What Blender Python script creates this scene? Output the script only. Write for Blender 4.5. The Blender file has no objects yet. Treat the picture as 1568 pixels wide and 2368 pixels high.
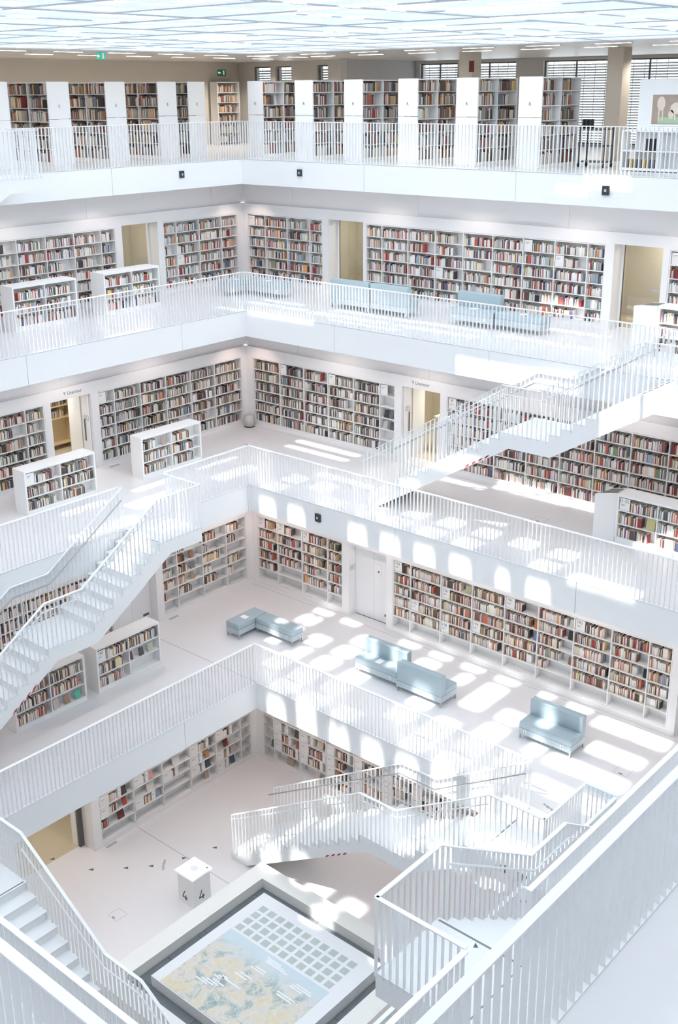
import bpy, math, random
from mathutils import Vector, Matrix
random.seed(7)
S = bpy.context.scene
COL = S.collection

# ------------------------------------------------------------------ camera
cam = bpy.data.objects.new('camera', bpy.data.cameras.new('camera'))
COL.objects.link(cam)
RGT = Vector((0.75563173, 0.65494849, -0.00794812)); UP = Vector((-0.20711246, 0.25042803, 0.94572207)); FWD = Vector((-0.62138967, 0.71297145, -0.32487936))
EYE = Vector((12.5479, -12.0576, 17.7032))
m3 = Matrix((RGT, UP, -FWD)).transposed()
cam.matrix_world = Matrix.Translation(EYE) @ m3.to_4x4()
cam.data.sensor_fit = 'VERTICAL'; cam.data.sensor_height = 36.0; cam.data.sensor_width = 36.0
cam.data.lens = 39.621
cam.data.shift_x = 0.002482; cam.data.shift_y = -0.033493
cam.data.clip_start = 0.05; cam.data.clip_end = 300
S.camera = cam

# ------------------------------------------------------------------ world, sun, exposure
W = bpy.data.worlds.new('sky'); S.world = W; W.use_nodes = True
bg = W.node_tree.nodes['Background']; bg.inputs[0].default_value = (0.88, 0.94, 1.0, 1); bg.inputs[1].default_value = 5.0
sun_d = bpy.data.lights.new('sun', 'SUN'); sun_d.energy = 15.0; sun_d.angle = math.radians(0.9); sun_d.color = (1.0, 0.985, 0.96)
sun = bpy.data.objects.new('sun', sun_d); COL.objects.link(sun)
SUN = Vector((0.055, 0.60, -1.0)).normalized()
sun.rotation_euler = SUN.to_track_quat('-Z', 'Y').to_euler(); sun.location = (0, -12, 30)
S.view_settings.view_transform = 'Standard'; S.view_settings.look = 'None'
S.view_settings.exposure = -0.30; S.view_settings.gamma = 1.0; S.view_settings.use_curve_mapping = False
PANEL_E = 0.80     # translucent ceiling panels, lit from the roof space above
PANE_E = 6.5       # clear ceiling panes
SPOT_E = 26.0

# ------------------------------------------------------------------ materials
def lin(c): return tuple(((v/255.0)/12.92 if v <= 10 else (((v/255.0)+0.055)/1.055)**2.4) for v in c)
MATS = {}
def mat(name, rgb, rough=0.5, metal=0.0, emit=0.0, ecol=None, noise=0.0, nscale=6.0, bump=0.0, spec=0.5):
    if name in MATS: return MATS[name]
    m = bpy.data.materials.new(name); m.use_nodes = True
    nt = m.node_tree; b = nt.nodes['Principled BSDF']
    c = (*lin(rgb), 1)
    b.inputs['Base Color'].default_value = c; b.inputs['Roughness'].default_value = rough; b.inputs['Metallic'].default_value = metal
    b.inputs['Specular IOR Level'].default_value = spec
    if emit:
        b.inputs['Emission Color'].default_value = (*(ecol or lin(rgb)), 1); b.inputs['Emission Strength'].default_value = emit
    if noise or bump:
        tc = nt.nodes.new('ShaderNodeTexCoord'); n = nt.nodes.new('ShaderNodeTexNoise'); n.inputs['Scale'].default_value = nscale; n.inputs['Detail'].default_value = 4
        nt.links.new(tc.outputs['Object'], n.inputs['Vector'])
        if noise:
            r = nt.nodes.new('ShaderNodeValToRGB')
            r.color_ramp.elements[0].color = tuple(v*(1-noise) for v in c[:3])+(1,); r.color_ramp.elements[1].color = tuple(min(1, v*(1+noise)) for v in c[:3])+(1,)
            nt.links.new(n.outputs['Fac'], r.inputs['Fac']); nt.links.new(r.outputs['Color'], b.inputs['Base Color'])
        if bump:
            bp = nt.nodes.new('ShaderNodeBump'); bp.inputs['Strength'].default_value = bump
            nt.links.new(n.outputs['Fac'], bp.inputs['Height']); nt.links.new(bp.outputs['Normal'], b.inputs['Normal'])
    MATS[name] = m; return m
WHITE = mat('white_plaster', (246, 245, 245), 0.55, noise=0.012, nscale=1.5)
FASC = mat('white_lacquer', (247, 248, 249), 0.4)
FLOOR = mat('resin_floor', (238, 236, 237), 0.3, noise=0.02, nscale=0.6)
RAILM = mat('white_powder_coat', (249, 250, 251), 0.4)
STEP = mat('stair_resin', (242, 243, 244), 0.45)
SHELF = mat('shelf_white', (247, 246, 245), 0.45)
SOFA = mat('pale_blue_fabric', (170, 187, 194), 0.85, noise=0.05, nscale=60, bump=0.08)
SOFAD = mat('pale_blue_base_fabric', (184, 197, 203), 0.85, noise=0.04, nscale=60)
CHROME = mat('brushed_steel', (190, 190, 192), 0.3, metal=0.9)
DARK = mat('dark_box', (58, 60, 64), 0.5)
BLACK = mat('black_ink', (40, 42, 46), 0.6)
GREYINK = mat('grey_ink', (120, 122, 126), 0.6)
GROOVE = mat('floor_joint', (186, 181, 180), 0.7)
RED = mat('hazard_red', (170, 48, 56), 0.5)
BEIGE = mat('beige_wall', (208, 201, 184), 0.7, noise=0.03, nscale=1.0)
WOOD = mat('pale_wood', (224, 204, 168), 0.5, noise=0.06, nscale=3)
PARQ = mat('beige_floor', (212, 200, 176), 0.4, noise=0.05, nscale=2)
GREYW = mat('grey_concrete', (204, 201, 196), 0.7, noise=0.04, nscale=1.2)
BEIGEW = mat('warm_concrete', (220, 213, 202), 0.75, noise=0.04, nscale=0.8)
METALC = mat('metal_ceiling', (206, 203, 200), 0.38, metal=0.25)
SEAM = mat('ceiling_seam', (214, 220, 226), 0.6)
PANEL = mat('translucent_ceiling', (190, 198, 206), 0.6, emit=PANEL_E, ecol=(0.74, 0.87, 1.0))
PANE = mat('clear_ceiling_pane', (250, 252, 255), 0.4, emit=PANE_E, ecol=(0.86, 0.94, 1.0))
SLOT = mat('warm_slot_lamp', (255, 240, 214), 0.4, emit=9.0, ecol=(1.0, 0.90, 0.74))
PAPER = mat('white_paper', (250, 250, 252), 0.7)
CARD = mat('white_card', (244, 243, 240), 0.6)
TILE = mat('green_grey_glass', (196, 206, 202), 0.25)
TABLEW = mat('table_white', (244, 245, 247), 0.4)
KERB = mat('kerb_white', (246, 245, 240), 0.5, noise=0.02, nscale=3)
GREEN = mat('exit_green', (24, 96, 60), 0.5, emit=0.25)
GREENP = mat('exit_green_pale', (70, 190, 160), 0.5, emit=0.6)
SIGNW = mat('sign_white', (240, 245, 240), 0.5, emit=0.4)
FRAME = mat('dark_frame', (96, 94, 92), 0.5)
BLIND = mat('blind_slat', (196, 198, 204), 0.5)
BIN = mat('bin_grey', (206, 203, 198), 0.4)
REDBOX = mat('alarm_red', (110, 40, 36), 0.5)

def glass_mat(name, tint, alpha):
    m = bpy.data.materials.new(name); m.use_nodes = True; nt = m.node_tree
    nt.nodes.clear(); o = nt.nodes.new('ShaderNodeOutputMaterial'); mx = nt.nodes.new('ShaderNodeMixShader')
    t = nt.nodes.new('ShaderNodeBsdfTransparent'); g = nt.nodes.new('ShaderNodeBsdfGlossy'); t.inputs[0].default_value = (*tint, 1)
    g.inputs['Roughness'].default_value = 0.05; mx.inputs[0].default_value = alpha
    nt.links.new(t.outputs[0], mx.inputs[1]); nt.links.new(g.outputs[0], mx.inputs[2]); nt.links.new(mx.outputs[0], o.inputs[0]); return m
GLASS = glass_mat('clear_glass', (0.93, 0.95, 0.95), 0.08)
DGLASS = glass_mat('door_glass', (0.95, 0.95, 0.93), 0.06)

def book_material():
    m = bpy.data.materials.new('book_covers'); m.use_nodes = True; nt = m.node_tree; b = nt.nodes['Principled BSDF']
    a = nt.nodes.new('ShaderNodeVertexColor'); a.layer_name = 'cover'
    nt.links.new(a.outputs['Color'], b.inputs['Base Color']); b.inputs['Roughness'].default_value = 0.55; return m
BOOK = book_material()

def grate_material():
    m = bpy.data.materials.new('grate_mesh'); m.use_nodes = True; nt = m.node_tree; b = nt.nodes['Principled BSDF']
    tc = nt.nodes.new('ShaderNodeTexCoord'); bt = nt.nodes.new('ShaderNodeTexBrick'); bt.offset = 0.0; bt.squash = 1.0
    bt.inputs['Scale'].default_value = 1.0; bt.inputs['Brick Width'].default_value = 0.022; bt.inputs['Row Height'].default_value = 0.022; bt.inputs['Mortar Size'].default_value = 0.0036
    bt.inputs['Color1'].default_value = (*lin((74, 80, 84)), 1); bt.inputs['Color2'].default_value = (*lin((80, 86, 90)), 1); bt.inputs['Mortar'].default_value = (*lin((140, 146, 150)), 1)
    nt.links.new(tc.outputs['Object'], bt.inputs['Vector']); nt.links.new(bt.outputs['Color'], b.inputs['Base Color']); b.inputs['Roughness'].default_value = 0.45; return m
GRATE = grate_material()

def map_material():
    m = bpy.data.materials.new('painted_map'); m.use_nodes = True; nt = m.node_tree; b = nt.nodes['Principled BSDF']; L = nt.links.new
    tc = nt.nodes.new('ShaderNodeTexCoord'); sep = nt.nodes.new('ShaderNodeSeparateXYZ'); L(tc.outputs['Object'], sep.inputs[0])
    n1 = nt.nodes.new('ShaderNodeTexNoise'); n1.inputs['Scale'].default_value = 2.8; n1.inputs['Detail'].default_value = 10; n1.inputs['Distortion'].default_value = 0.8
    L(tc.outputs['Object'], n1.inputs['Vector'])
    r1 = nt.nodes.new('ShaderNodeValToRGB'); e = r1.color_ramp.elements
    e[0].position = 0.30; e[0].color = (*lin((148, 168, 172)), 1); e[1].position = 0.70; e[1].color = (*lin((226, 214, 182)), 1)
    for p, c in ((0.40, (178, 192, 188)), (0.47, (214, 214, 198)), (0.53, (228, 222, 216)), (0.60, (230, 220, 192))):
        k = e.new(p); k.color = (*lin(c), 1)
    L(n1.outputs['Fac'], r1.inputs['Fac'])
    # pale blue band along the far edge, in the object's y
    n2 = nt.nodes.new('ShaderNodeTexNoise'); n2.inputs['Scale'].default_value = 1.6; n2.inputs['Detail'].default_value = 5; L(tc.outputs['Object'], n2.inputs['Vector'])
    ad = nt.nodes.new('ShaderNodeMath'); ad.operation = 'MULTIPLY_ADD'; ad.inputs[1].default_value = 0.55; L(n2.outputs['Fac'], ad.inputs[0]); L(sep.outputs['Y'], ad.inputs[2])
    mr = nt.nodes.new('ShaderNodeMapRange'); mr.inputs['From Min'].default_value = 0.62; mr.inputs['From Max'].default_value = 1.10; L(ad.outputs[0], mr.inputs['Value'])
    r2 = nt.nodes.new('ShaderNodeMix'); r2.data_type = 'RGBA'; L(mr.outputs[0], r2.inputs['Factor']); L(r1.outputs['Color'], r2.inputs['A']); r2.inputs['B'].default_value = (*lin((212, 228, 234)), 1)
    # pale street web in the middle
    v = nt.nodes.new('ShaderNodeTexVoronoi'); v.feature = 'DISTANCE_TO_EDGE'; v.inputs['Scale'].default_value = 5.0; L(tc.outputs['Object'], v.inputs['Vector'])
    lt = nt.nodes.new('ShaderNodeMath'); lt.operation = 'LESS_THAN'; lt.inputs[1].default_value = 0.025; L(v.outputs['Distance'], lt.inputs[0])
    mr2 = nt.nodes.new('ShaderNodeMapRange'); mr2.inputs['From Min'].default_value = 0.95; mr2.inputs['From Max'].default_value = 0.45; L(sep.outputs['Y'], mr2.inputs['Value'])
    mm = nt.nodes.new('ShaderNodeMath'); mm.operation = 'MULTIPLY'; L(lt.outputs[0], mm.inputs[0]); L(mr2.outputs[0], mm.inputs[1])
    mm2 = nt.nodes.new('ShaderNodeMath'); mm2.operation = 'MULTIPLY'; mm2.inputs[1].default_value = 0.7; L(mm.outputs[0], mm2.inputs[0])
    r3 = nt.nodes.new('ShaderNodeMix'); r3.data_type = 'RGBA'; L(mm2.outputs[0], r3.inputs['Factor']); L(r2.outputs['Result'], r3.inputs['A']); r3.inputs['B'].default_value = (*lin((238, 232, 226)), 1)
    L(r3.outputs['Result'], b.inputs['Base Color']); b.inputs['Roughness'].default_value = 0.4; return m
MAPM = map_material()

# ------------------------------------------------------------------ mesh helpers
class MB:
    def __init__(s): s.v = []; s.f = []
    def box(s, x0, x1, y0, y1, z0, z1):
        b = len(s.v)
        s.v += [(x0, y0, z0), (x1, y0, z0), (x1, y1, z0), (x0, y1, z0), (x0, y0, z1), (x1, y0, z1), (x1, y1, z1), (x0, y1, z1)]
        s.f += [tuple(b+i for i in q) for q in ((0, 3, 2, 1), (4, 5, 6, 7), (0, 1, 5, 4), (1, 2, 6, 5), (2, 3, 7, 6), (3, 0, 4, 7))]
        return s
    def prism(s, pts, fn, w0, w1):
        """closed outline pts (a, b) extruded from w0 to w1; fn(a, w, b) -> world"""
        b = len(s.v); n = len(pts)
        s.v += [fn(p[0], w0, p[1]) for p in pts] + [fn(p[0], w1, p[1]) for p in pts]
        s.f += [tuple(range(b, b+n)), tuple(range(b+2*n-1, b+n-1, -1))]
        s.f += [(b+(i+1) % n, b+i, b+n+i, b+n+(i+1) % n) for i in range(n)]
        return s
    def lathe(s, prof, cx, cy, n=24):
        b = len(s.v)
        for r, z in prof:
            for i in range(n): s.v.append((cx+r*math.cos(2*math.pi*i/n), cy+r*math.sin(2*math.pi*i/n), z))
        for j in range(len(prof)-1):
            for i in range(n):
                k = (i+1) % n; s.f.append((b+j*n+i, b+j*n+k, b+(j+1)*n+k, b+(j+1)*n+i))
        s.f.append(tuple(b+i for i in range(n))[::-1]); s.f.append(tuple(b+(len(prof)-1)*n+i for i in range(n)))
        return s
    def tube(s, pts, r, n=8):
        b = len(s.v); P = [Vector(p) for p in pts]
        for i, p in enumerate(P):
            d = ((P[min(i+1, len(P)-1)]-p).normalized()+(p-P[max(i-1, 0)]).normalized()).normalized()
            a = d.cross(Vector((0, 0, 1)))
            a = a.normalized() if a.length > 1e-4 else Vector((1, 0, 0)); c = a.cross(d)
            for k in range(n):
                t = 2*math.pi*k/n; s.v.append(tuple(p+a*(r*math.cos(t))+c*(r*math.sin(t))))
        for i in range(len(P)-1):
            for k in range(n):
                j = (k+1) % n; s.f.append((b+i*n+k, b+i*n+j, b+(i+1)*n+j, b+(i+1)*n+k))
        s.f.append(tuple(b+k for k in range(n))); s.f.append(tuple(b+(len(P)-1)*n+k for k in range(n))[::-1])
        return s
    def mesh(s, name, material, fix=True):
        me = bpy.data.meshes.new(name); me.from_pydata(s.v, [], s.f); me.materials.append(material)
        if fix:
            import bmesh
            bm = bmesh.new(); bm.from_mesh(me); bmesh.ops.recalc_face_normals(bm, faces=bm.faces); bm.to_mesh(me); bm.free()
        me.update(); return me
def Bx(*a): return MB().box(*a)
def link(name, data, parent=None, loc=None, scale=None):
    """parts are modelled in world coordinates; loc is the world place of the mesh origin"""
    o = bpy.data.objects.new(name, data); COL.objects.link(o)
    base = Vector(loc) if loc is not None else Vector((0, 0, 0))
    if parent is not None:
        o.parent = parent
        base = base - wloc(parent)
    o.location = base
    if scale is not None: o.scale = scale
    return o
def wloc(o):
    v = Vector(o.location)
    while o.parent is not None:
        o = o.parent; v += Vector(o.location)
    return v
def part(name, mb, material, parent, loc=None): return link(name, mb.mesh(name, material), parent, loc)
def thing(name, label, cat, loc, group=None):
    o = bpy.data.objects.new(name, None); o.empty_display_size = 0.2; COL.objects.link(o); o.location = loc
    o['label'] = label; o['category'] = cat
    if group: o['group'] = group
    return o
def single(name, mb, material, label, cat, group=None):
    o = link(name, mb.mesh(name, material)); o['label'] = label; o['category'] = cat
    if group: o['group'] = group
    return o
def struct(name, mb, material, parent=None, label=None):
    o = link(name, mb.mesh(name, material), parent)
    if parent is None:
        o['kind'] = 'structure'
        if label: o['label'] = label; o['category'] = name.split('_')[0]
    return o
def bevel(o, w=0.02, seg=3):
    b = o.modifiers.new('bevel', 'BEVEL'); b.width = w; b.segments = seg; b.limit_method = 'ANGLE'; b.angle_limit = math.radians(40)
    for p in o.data.polygons: p.use_smooth = True
    return o
def sheet(us, vs, holes, fn, d0, d1):
    """a plate over [us]x[vs] with rectangular holes, between depths d0 and d1; fn(u, v, d) -> world"""
    U = {us[0], us[1]}; V = {vs[0], vs[1]}
    H = []
    for a, b, c, d in holes:
        a, b, c, d = max(a, us[0]), min(b, us[1]), max(c, vs[0]), min(d, vs[1])
        if b-a > 1e-3 and d-c > 1e-3: H.append((a, b, c, d)); U |= {a, b}; V |= {c, d}
    U = sorted(U); V = sorted(V)
    def solid(i, j):
        if i < 0 or j < 0 or i >= len(U)-1 or j >= len(V)-1: return False
        u = (U[i]+U[i+1])/2; v = (V[j]+V[j+1])/2
        return not any(a < u < b and c < v < d for a, b, c, d in H)
    mb = MB()
    def quad(a, b, c, d):
        k = len(mb.v); mb.v += [a, b, c, d]; mb.f.append((k, k+1, k+2, k+3))
    for i in range(len(U)-1):
        for j in range(len(V)-1):
            if not solid(i, j): continue
            a, b, c, d = U[i], U[i+1], V[j], V[j+1]
            quad(fn(a, c, d0), fn(b, c, d0), fn(b, d, d0), fn(a, d, d0)); quad(fn(a, d, d1), fn(b, d, d1), fn(b, c, d1), fn(a, c, d1))
            if not solid(i-1, j): quad(fn(a, d, d0), fn(a, d, d1), fn(a, c, d1), fn(a, c, d0))
            if not solid(i+1, j): quad(fn(b, c, d0), fn(b, c, d1), fn(b, d, d1), fn(b, d, d0))
            if not solid(i, j-1): quad(fn(a, c, d0), fn(a, c, d1), fn(b, c, d1), fn(b, c, d0))
            if not solid(i, j+1): quad(fn(b, d, d0), fn(b, d, d1), fn(a, d, d1), fn(a, d, d0))
    return mb
def text(name, s, size, material, M, parent=None, label=None, cat=None, align='CENTER'):
    cu = bpy.data.curves.new(name, 'FONT'); cu.body = s; cu.size = size; cu.extrude = 0.001; cu.align_x = align; cu.align_y = 'CENTER'; cu.resolution_u = 2
    cu.materials.append(material)
    o = bpy.data.objects.new(name, cu); COL.objects.link(o)
    if parent is not None:
        o.parent = parent; M = Matrix.Translation(-wloc(parent)) @ M
    o.matrix_basis = M
    if label: o['label'] = label; o['category'] = cat
    FONTS.append(o); return o
FONTS = []
def frame_mat(origin, right, up):
    r = Vector(right).normalized(); u = Vector(up).normalized(); n = r.cross(u)
    m = Matrix((r, u, n)).transposed().to_4x4(); m.translation = Vector(origin); return m
ORD = ['', 'first', 'second', 'third', 'fourth', 'fifth', 'sixth', 'seventh', 'eighth', 'ninth', 'tenth', 'eleventh', 'twelfth', 'thirteenth', 'fourteenth', 'fifteenth',
       'sixteenth', 'seventeenth', 'eighteenth', 'nineteenth', 'twentieth']
TENS = {2: 'twenty', 3: 'thirty', 4: 'forty', 5: 'fifty'}
def ordw(n):
    if n <= 20: return ORD[n]
    t, u = divmod(n, 10)
    return (TENS[t][:-1]+'ieth') if u == 0 else TENS[t]+'-'+ORD[u]

# ------------------------------------------------------------------ levels
Z = {1: 0.0, 2: 4.0, 3: 8.075, 4: 12.0, 5: 15.835}
HR = 1.064; TH = 0.71; CEIL = 18.72
VOID = {2: (-5.05, 4.55, -4.37, 5.07), 3: (-7.24, 7.22, -6.85, 7.22), 4: (-9.56, 9.79, -9.35, 9.53), 5: (-11.98, 12.15, -11.95, 11.94)}
WALLF = {1: 7.2, 2: 9.35, 3: 11.3, 4: 13.35}      # plane of the far wall
WALLL = {1: -7.3, 2: -9.4, 3: -11.4, 4: -13.4}    # plane of the left wall
OUT = 26.0

# floors: ring slabs, resin top, lacquered fascia panels along the void edge
def ring(x0, x1, y0, y1, X0, X1, Y0, Y1, z0, z1):
    def fn(u, v, d): return (u, v, d)
    return sheet((X0, X1), (Y0, Y1), [(x0, x1, y0, y1)], fn, z0, z1)
struct('floor', Bx(-12, 12, -12, 12, -0.4, 0.0), FLOOR)
JOINTS = {5: (-7.3, 7.19), 4: (-1.56, 7.21), 3: (-2.46, 2.4), 2: (-2.69, 2.73)}
for k in (2, 3, 4, 5):
    x0, x1, y0, y1 = VOID[k]; z = Z[k]; R = OUT if k == 5 else -WALLL[k]+4.5
    fl = struct('floor', ring(x0-0.03, x1+0.03, y0-0.03, y1+0.03, -R, R, -R, R, z-TH+0.004, z), FLOOR)
    P = 4.75
    def cuts(a, b, j):
        c = [a]; t = j-P*math.ceil((j-a)/P)
        while t < b:
            if t > a+0.05: c.append(t)
            t += P
        return c+[b]
    for side, rng, j in (('far', (x0, x1), JOINTS[k][0]), ('near', (x0, x1), JOINTS[k][0]), ('left', (y0, y1), JOINTS[k][1]), ('right', (y0, y1), JOINTS[k][1])):
        c = cuts(rng[0], rng[1], j)
        for a, b in zip(c[:-1], c[1:]):
            a2 = a+(0.006 if a > rng[0] else 0); b2 = b-(0.006 if b < rng[1] else 0); t = 0.03; zt = z-0.012
            if side == 'far': mb = Bx(a2, b2, y1, y1+t, z-TH, zt)
            elif side == 'near': mb = Bx(a2, b2, y0-t, y0, z-TH, zt)
            elif side == 'left': mb = Bx(x0-t, x0, a2, b2, z-TH, zt)
            else: mb = Bx(x1, x1+t, a2, b2, z-TH, zt)
            part('fascia_panel', mb, FASC, fl)

# ------------------------------------------------------------------ walls with recesses for bookcases and doors
ROW = 0.32
def wall_fn(axis, plane):
    # d grows into the wall, away from the void
    if axis == 'far': return lambda u, v, d: (u, plane+d, v)
    return lambda u, v, d: (plane-d, u, v)
CASES = []      # (axis, plane, level, u0, u1, dividers, zbase, rows, description)
DOORS = []
def wall(axis, k, us, cases, doors, casez0, casez1, doorh):
    plane = (WALLF if axis == 'far' else WALLL)[k]; f = Z[k]; fn = wall_fn(axis, plane)
    top = Z[k+1]-TH if k < 4 else Z[5]-TH
    holes = [(a-0.03, b+0.03, f+casez0-0.03, f+casez1+0.03) for a, b in cases] + [(a, b, f-0.01, f+doorh) for a, b in doors]
    w = struct('wall_'+('far' if axis == 'far' else 'left'), sheet(us, (f, min(f+2.40, top)), holes, fn, 0.0, 0.5), WHITE)
    if top > f+2.45:
        part('upper_wall', sheet((us[0]-(0.3 if axis == 'far' else 0), us[1]+(0.3 if axis == 'left' else 0)), (f+2.40, top), [], fn, 0.09, 0.5), WHITE, w)
        # flush cover strips on the upper wall joints
        for a in (us[0]+2.0+4.72*i for i in range(int((us[1]-us[0]-2)/4.72)+1)):
            part('cover_strip', sheet((a-0.07, a+0.07), (f+2.40, top), [], fn, 0.078, 0.089), WHITE, w)
    part('skirting_board', sheet((us[0], us[1]), (f+0.0, f+0.09), [(a-0.02, b+0.02, f-0.1, f+0.2) for a, b in doors], fn, -0.012, -0.001), WHITE, w)
    return w
# far walls (u = x) and left walls (u = y)
wall('far', 4, (-13.4, 14), [(-13.18, -10.10), (-8.37, -0.81), (0.92, 8.5)], [(-9.83, -8.50), (-0.55, 0.72)], 0.14, 2.06, 2.12)
wall('left', 4, (-13.4, 13.35), [(10.08, 13.07), (0.60, 8.26)], [(8.52, 9.84)], 0.14, 2.06, 2.12)
wall('far', 3, (-11.4, 13), [(-11.08, -5.71), (-3.94, 3.94)], [(-5.46, -4.18)], 0.135, 2.055, 2.11)
wall('left', 3, (-11.4, 11.3), [(5.78, 11.09), (-3.6, 4.02)], [(4.25, 5.53)], 0.135, 2.055, 2.09)
wall('far', 2, (-9.4, 10), [(-9.15, -5.95), (-4.16, 3.58)], [(-5.70, -4.40), (3.80, 5.1)], 0.19, 2.11, 2.15)
wall('left', 2, (-9.4, 9.35), [(5.95, 9.09), (-3.6, 4.16)], [(4.40, 5.70)], 0.19, 2.11, 2.15)
wall('far', 1, (-7.3, 8), [(-7.0, 2.0)], [], 0.13, 2.05, 2.1)
wall('left', 1, (-7.3, 7.2), [(1.80, 6.99)], [(-0.60, 1.55)], 0.13, 2.05, 2.3)
# plain walls on the two sides behind the camera
for k in (1, 2, 3, 4):
    r = {1: 8.0, 2: 9.9, 3: 12.0, 4: 14.2}[k]; top = Z[k+1]-TH
    struct('wall_near', Bx(-r, r, -r-0.3, -r, Z[k], top), WHITE); struct('wall_right', Bx(r, r+0.3, -r, r, Z[k], top), WHITE)

# ------------------------------------------------------------------ books: recipes first, objects later
PAGES = lin((226, 214, 196))
PALETTES = {
 'mixed': [((240, 238, 235), 'white', 40), ((228, 220, 208), 'cream', 12), ((158, 66, 66), 'dark red', 10), ((196, 92, 80), 'red', 5), ((74, 70, 72), 'black', 8), ((112, 88, 78), 'brown', 8), ((168, 176, 184), 'grey blue', 9), ((92, 112, 144), 'blue', 4), ((226, 162, 116), 'orange', 4), ((230, 210, 130), 'yellow', 2), ((140, 160, 134), 'green', 2)],
 'dark': [((236, 234, 230), 'white', 32), ((222, 212, 198), 'cream', 14), ((66, 62, 62), 'black', 19), ((98, 84, 78), 'dark brown', 10), ((146, 142, 142), 'grey', 8), ((160, 78, 72), 'dark red', 6), ((122, 134, 150), 'grey blue', 6), ((210, 140, 106), 'orange', 3), ((176, 150, 124), 'tan', 4), ((230, 206, 120), 'yellow', 2), ((134, 148, 128), 'green', 2)],
 'brown': [((242, 238, 234), 'white', 36), ((228, 216, 198), 'cream', 13), ((76, 70, 66), 'black', 11), ((126, 96, 82), 'brown', 13), ((172, 84, 78), 'dark red', 8), ((210, 126, 102), 'orange red', 6), ((140, 150, 160), 'grey blue', 6), ((220, 176, 130), 'tan', 6), ((232, 212, 146), 'yellow', 2), ((144, 156, 134), 'green', 2)],
 'tall': [((222, 216, 208), 'cream', 34), ((112, 84, 72), 'brown', 14), ((84, 78, 76), 'black', 16), ((158, 82, 74), 'dark red', 10), ((196, 158, 120), 'tan', 8), ((142, 140, 138), 'grey', 12), ((222, 194, 126), 'yellow', 3), ((116, 130, 148), 'grey blue', 6)],
}
BOOKS = []      # (corner, U, N, w, h, d, rgb, colour, lean, phrase)
def pick(pal):
    t = random.random()*sum(p[2] for p in pal)
    for c, n, w in pal:
        t -= w
        if t <= 0: break
    j = random.uniform(-14, 14); return tuple(max(12, min(250, v+j+random.uniform(-5, 5))) for v in c), n
def fill(origin, U, N, u0, u1, z, clear, depth, pal, dens, phrase, hmin=0.55, hmax=0.8, tmin=0.011, tmax=0.031, start=0.0, front=0.05, displays=()):
    """books standing on one shelf, spines towards N; u along U from the left as the reader sees it"""
    u = u0+0.008+start; end = u0+(u1-u0)*dens; n = 0; run = 0; last = None
    while True:
        t = random.uniform(tmin, tmax)
        if u+t > min(end, u1-0.008): break
        h = clear*random.uniform(hmin, hmax); d = random.uniform(0.75, 0.98)*depth
        if run > 0: run -= 1; rgb, nm, h, t = last
        else:
            rgb, nm = pick(PALETTES[pal])
            if random.random() < 0.06: run = random.randint(2, 4); last = (rgb, nm, h, t)
        if u+t > min(end, u1-0.008): break
        n += 1
        BOOKS.append((Vector(origin)+U*u-N*(front+random.uniform(0, 0.012)), U, N, t-0.0015, h, d, rgb, nm, 0.0, (n,)+phrase, z))
        u += t
    for du, w, h, rgb, nm in displays:
        if u0+du > u+0.02 and u0+du+w < u1:
            BOOKS.append((Vector(origin)+U*(u0+du)-N*(front+0.01), U, N, w, h, 0.022, rgb, nm, 0.22, ('face-out',)+phrase, z))
SIGNS = []
def sign_card(P, U, N, z, w, h, s, label):
    """white numbered card standing at the head of a shelf"""
    P = Vector(P)-N*0.035
    t = thing('shelf_sign', label, 'sign', P+Vector((0, 0, z)))
    a, b, c, d = P, P+U*w, P+U*w-N*0.012, P-N*0.012
    mb = MB(); mb.v = [(*p.xy, z+0.002) for p in (a, b, c, d)]+[(*p.xy, z+h) for p in (a, b, c, d)]
    mb.f = [(0, 1, 2, 3), (4, 5, 6, 7), (0, 1, 5, 4), (1, 2, 6, 5), (2, 3, 7, 6), (3, 0, 4, 7)]
    part('card', mb, CARD, t)
    if s: text('lettering', s, h*0.36, GREYINK, frame_mat(P+U*(w*0.42)+N*0.0015+Vector((0, 0, z+h*0.76)), U, (0, 0, 1)), t)
    for i in range(2):
        q = P+U*(w*0.14)+N*0.0008; zz = z+h*(0.46-0.1*i) if s else z+h*(0.74-0.1*i)
        mb = MB(); e = q+U*(w*(0.5-0.15*i)); mb.v = [(*q.xy, zz), (*e.xy, zz), (*e.xy, zz+h*0.03), (*q.xy, zz+h*0.03)]+[(*(p-N*0.001).xy, y) for p, y in ((q, zz), (e, zz), (e, zz+h*0.03), (q, zz+h*0.03))]
        mb.f = [(0, 1, 2, 3), (7, 6, 5, 4), (0, 1, 5, 4), (1, 2, 6, 5), (2, 3, 7, 6), (3, 0, 4, 7)]
        part('print_line', mb, GREYINK, t)

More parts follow.
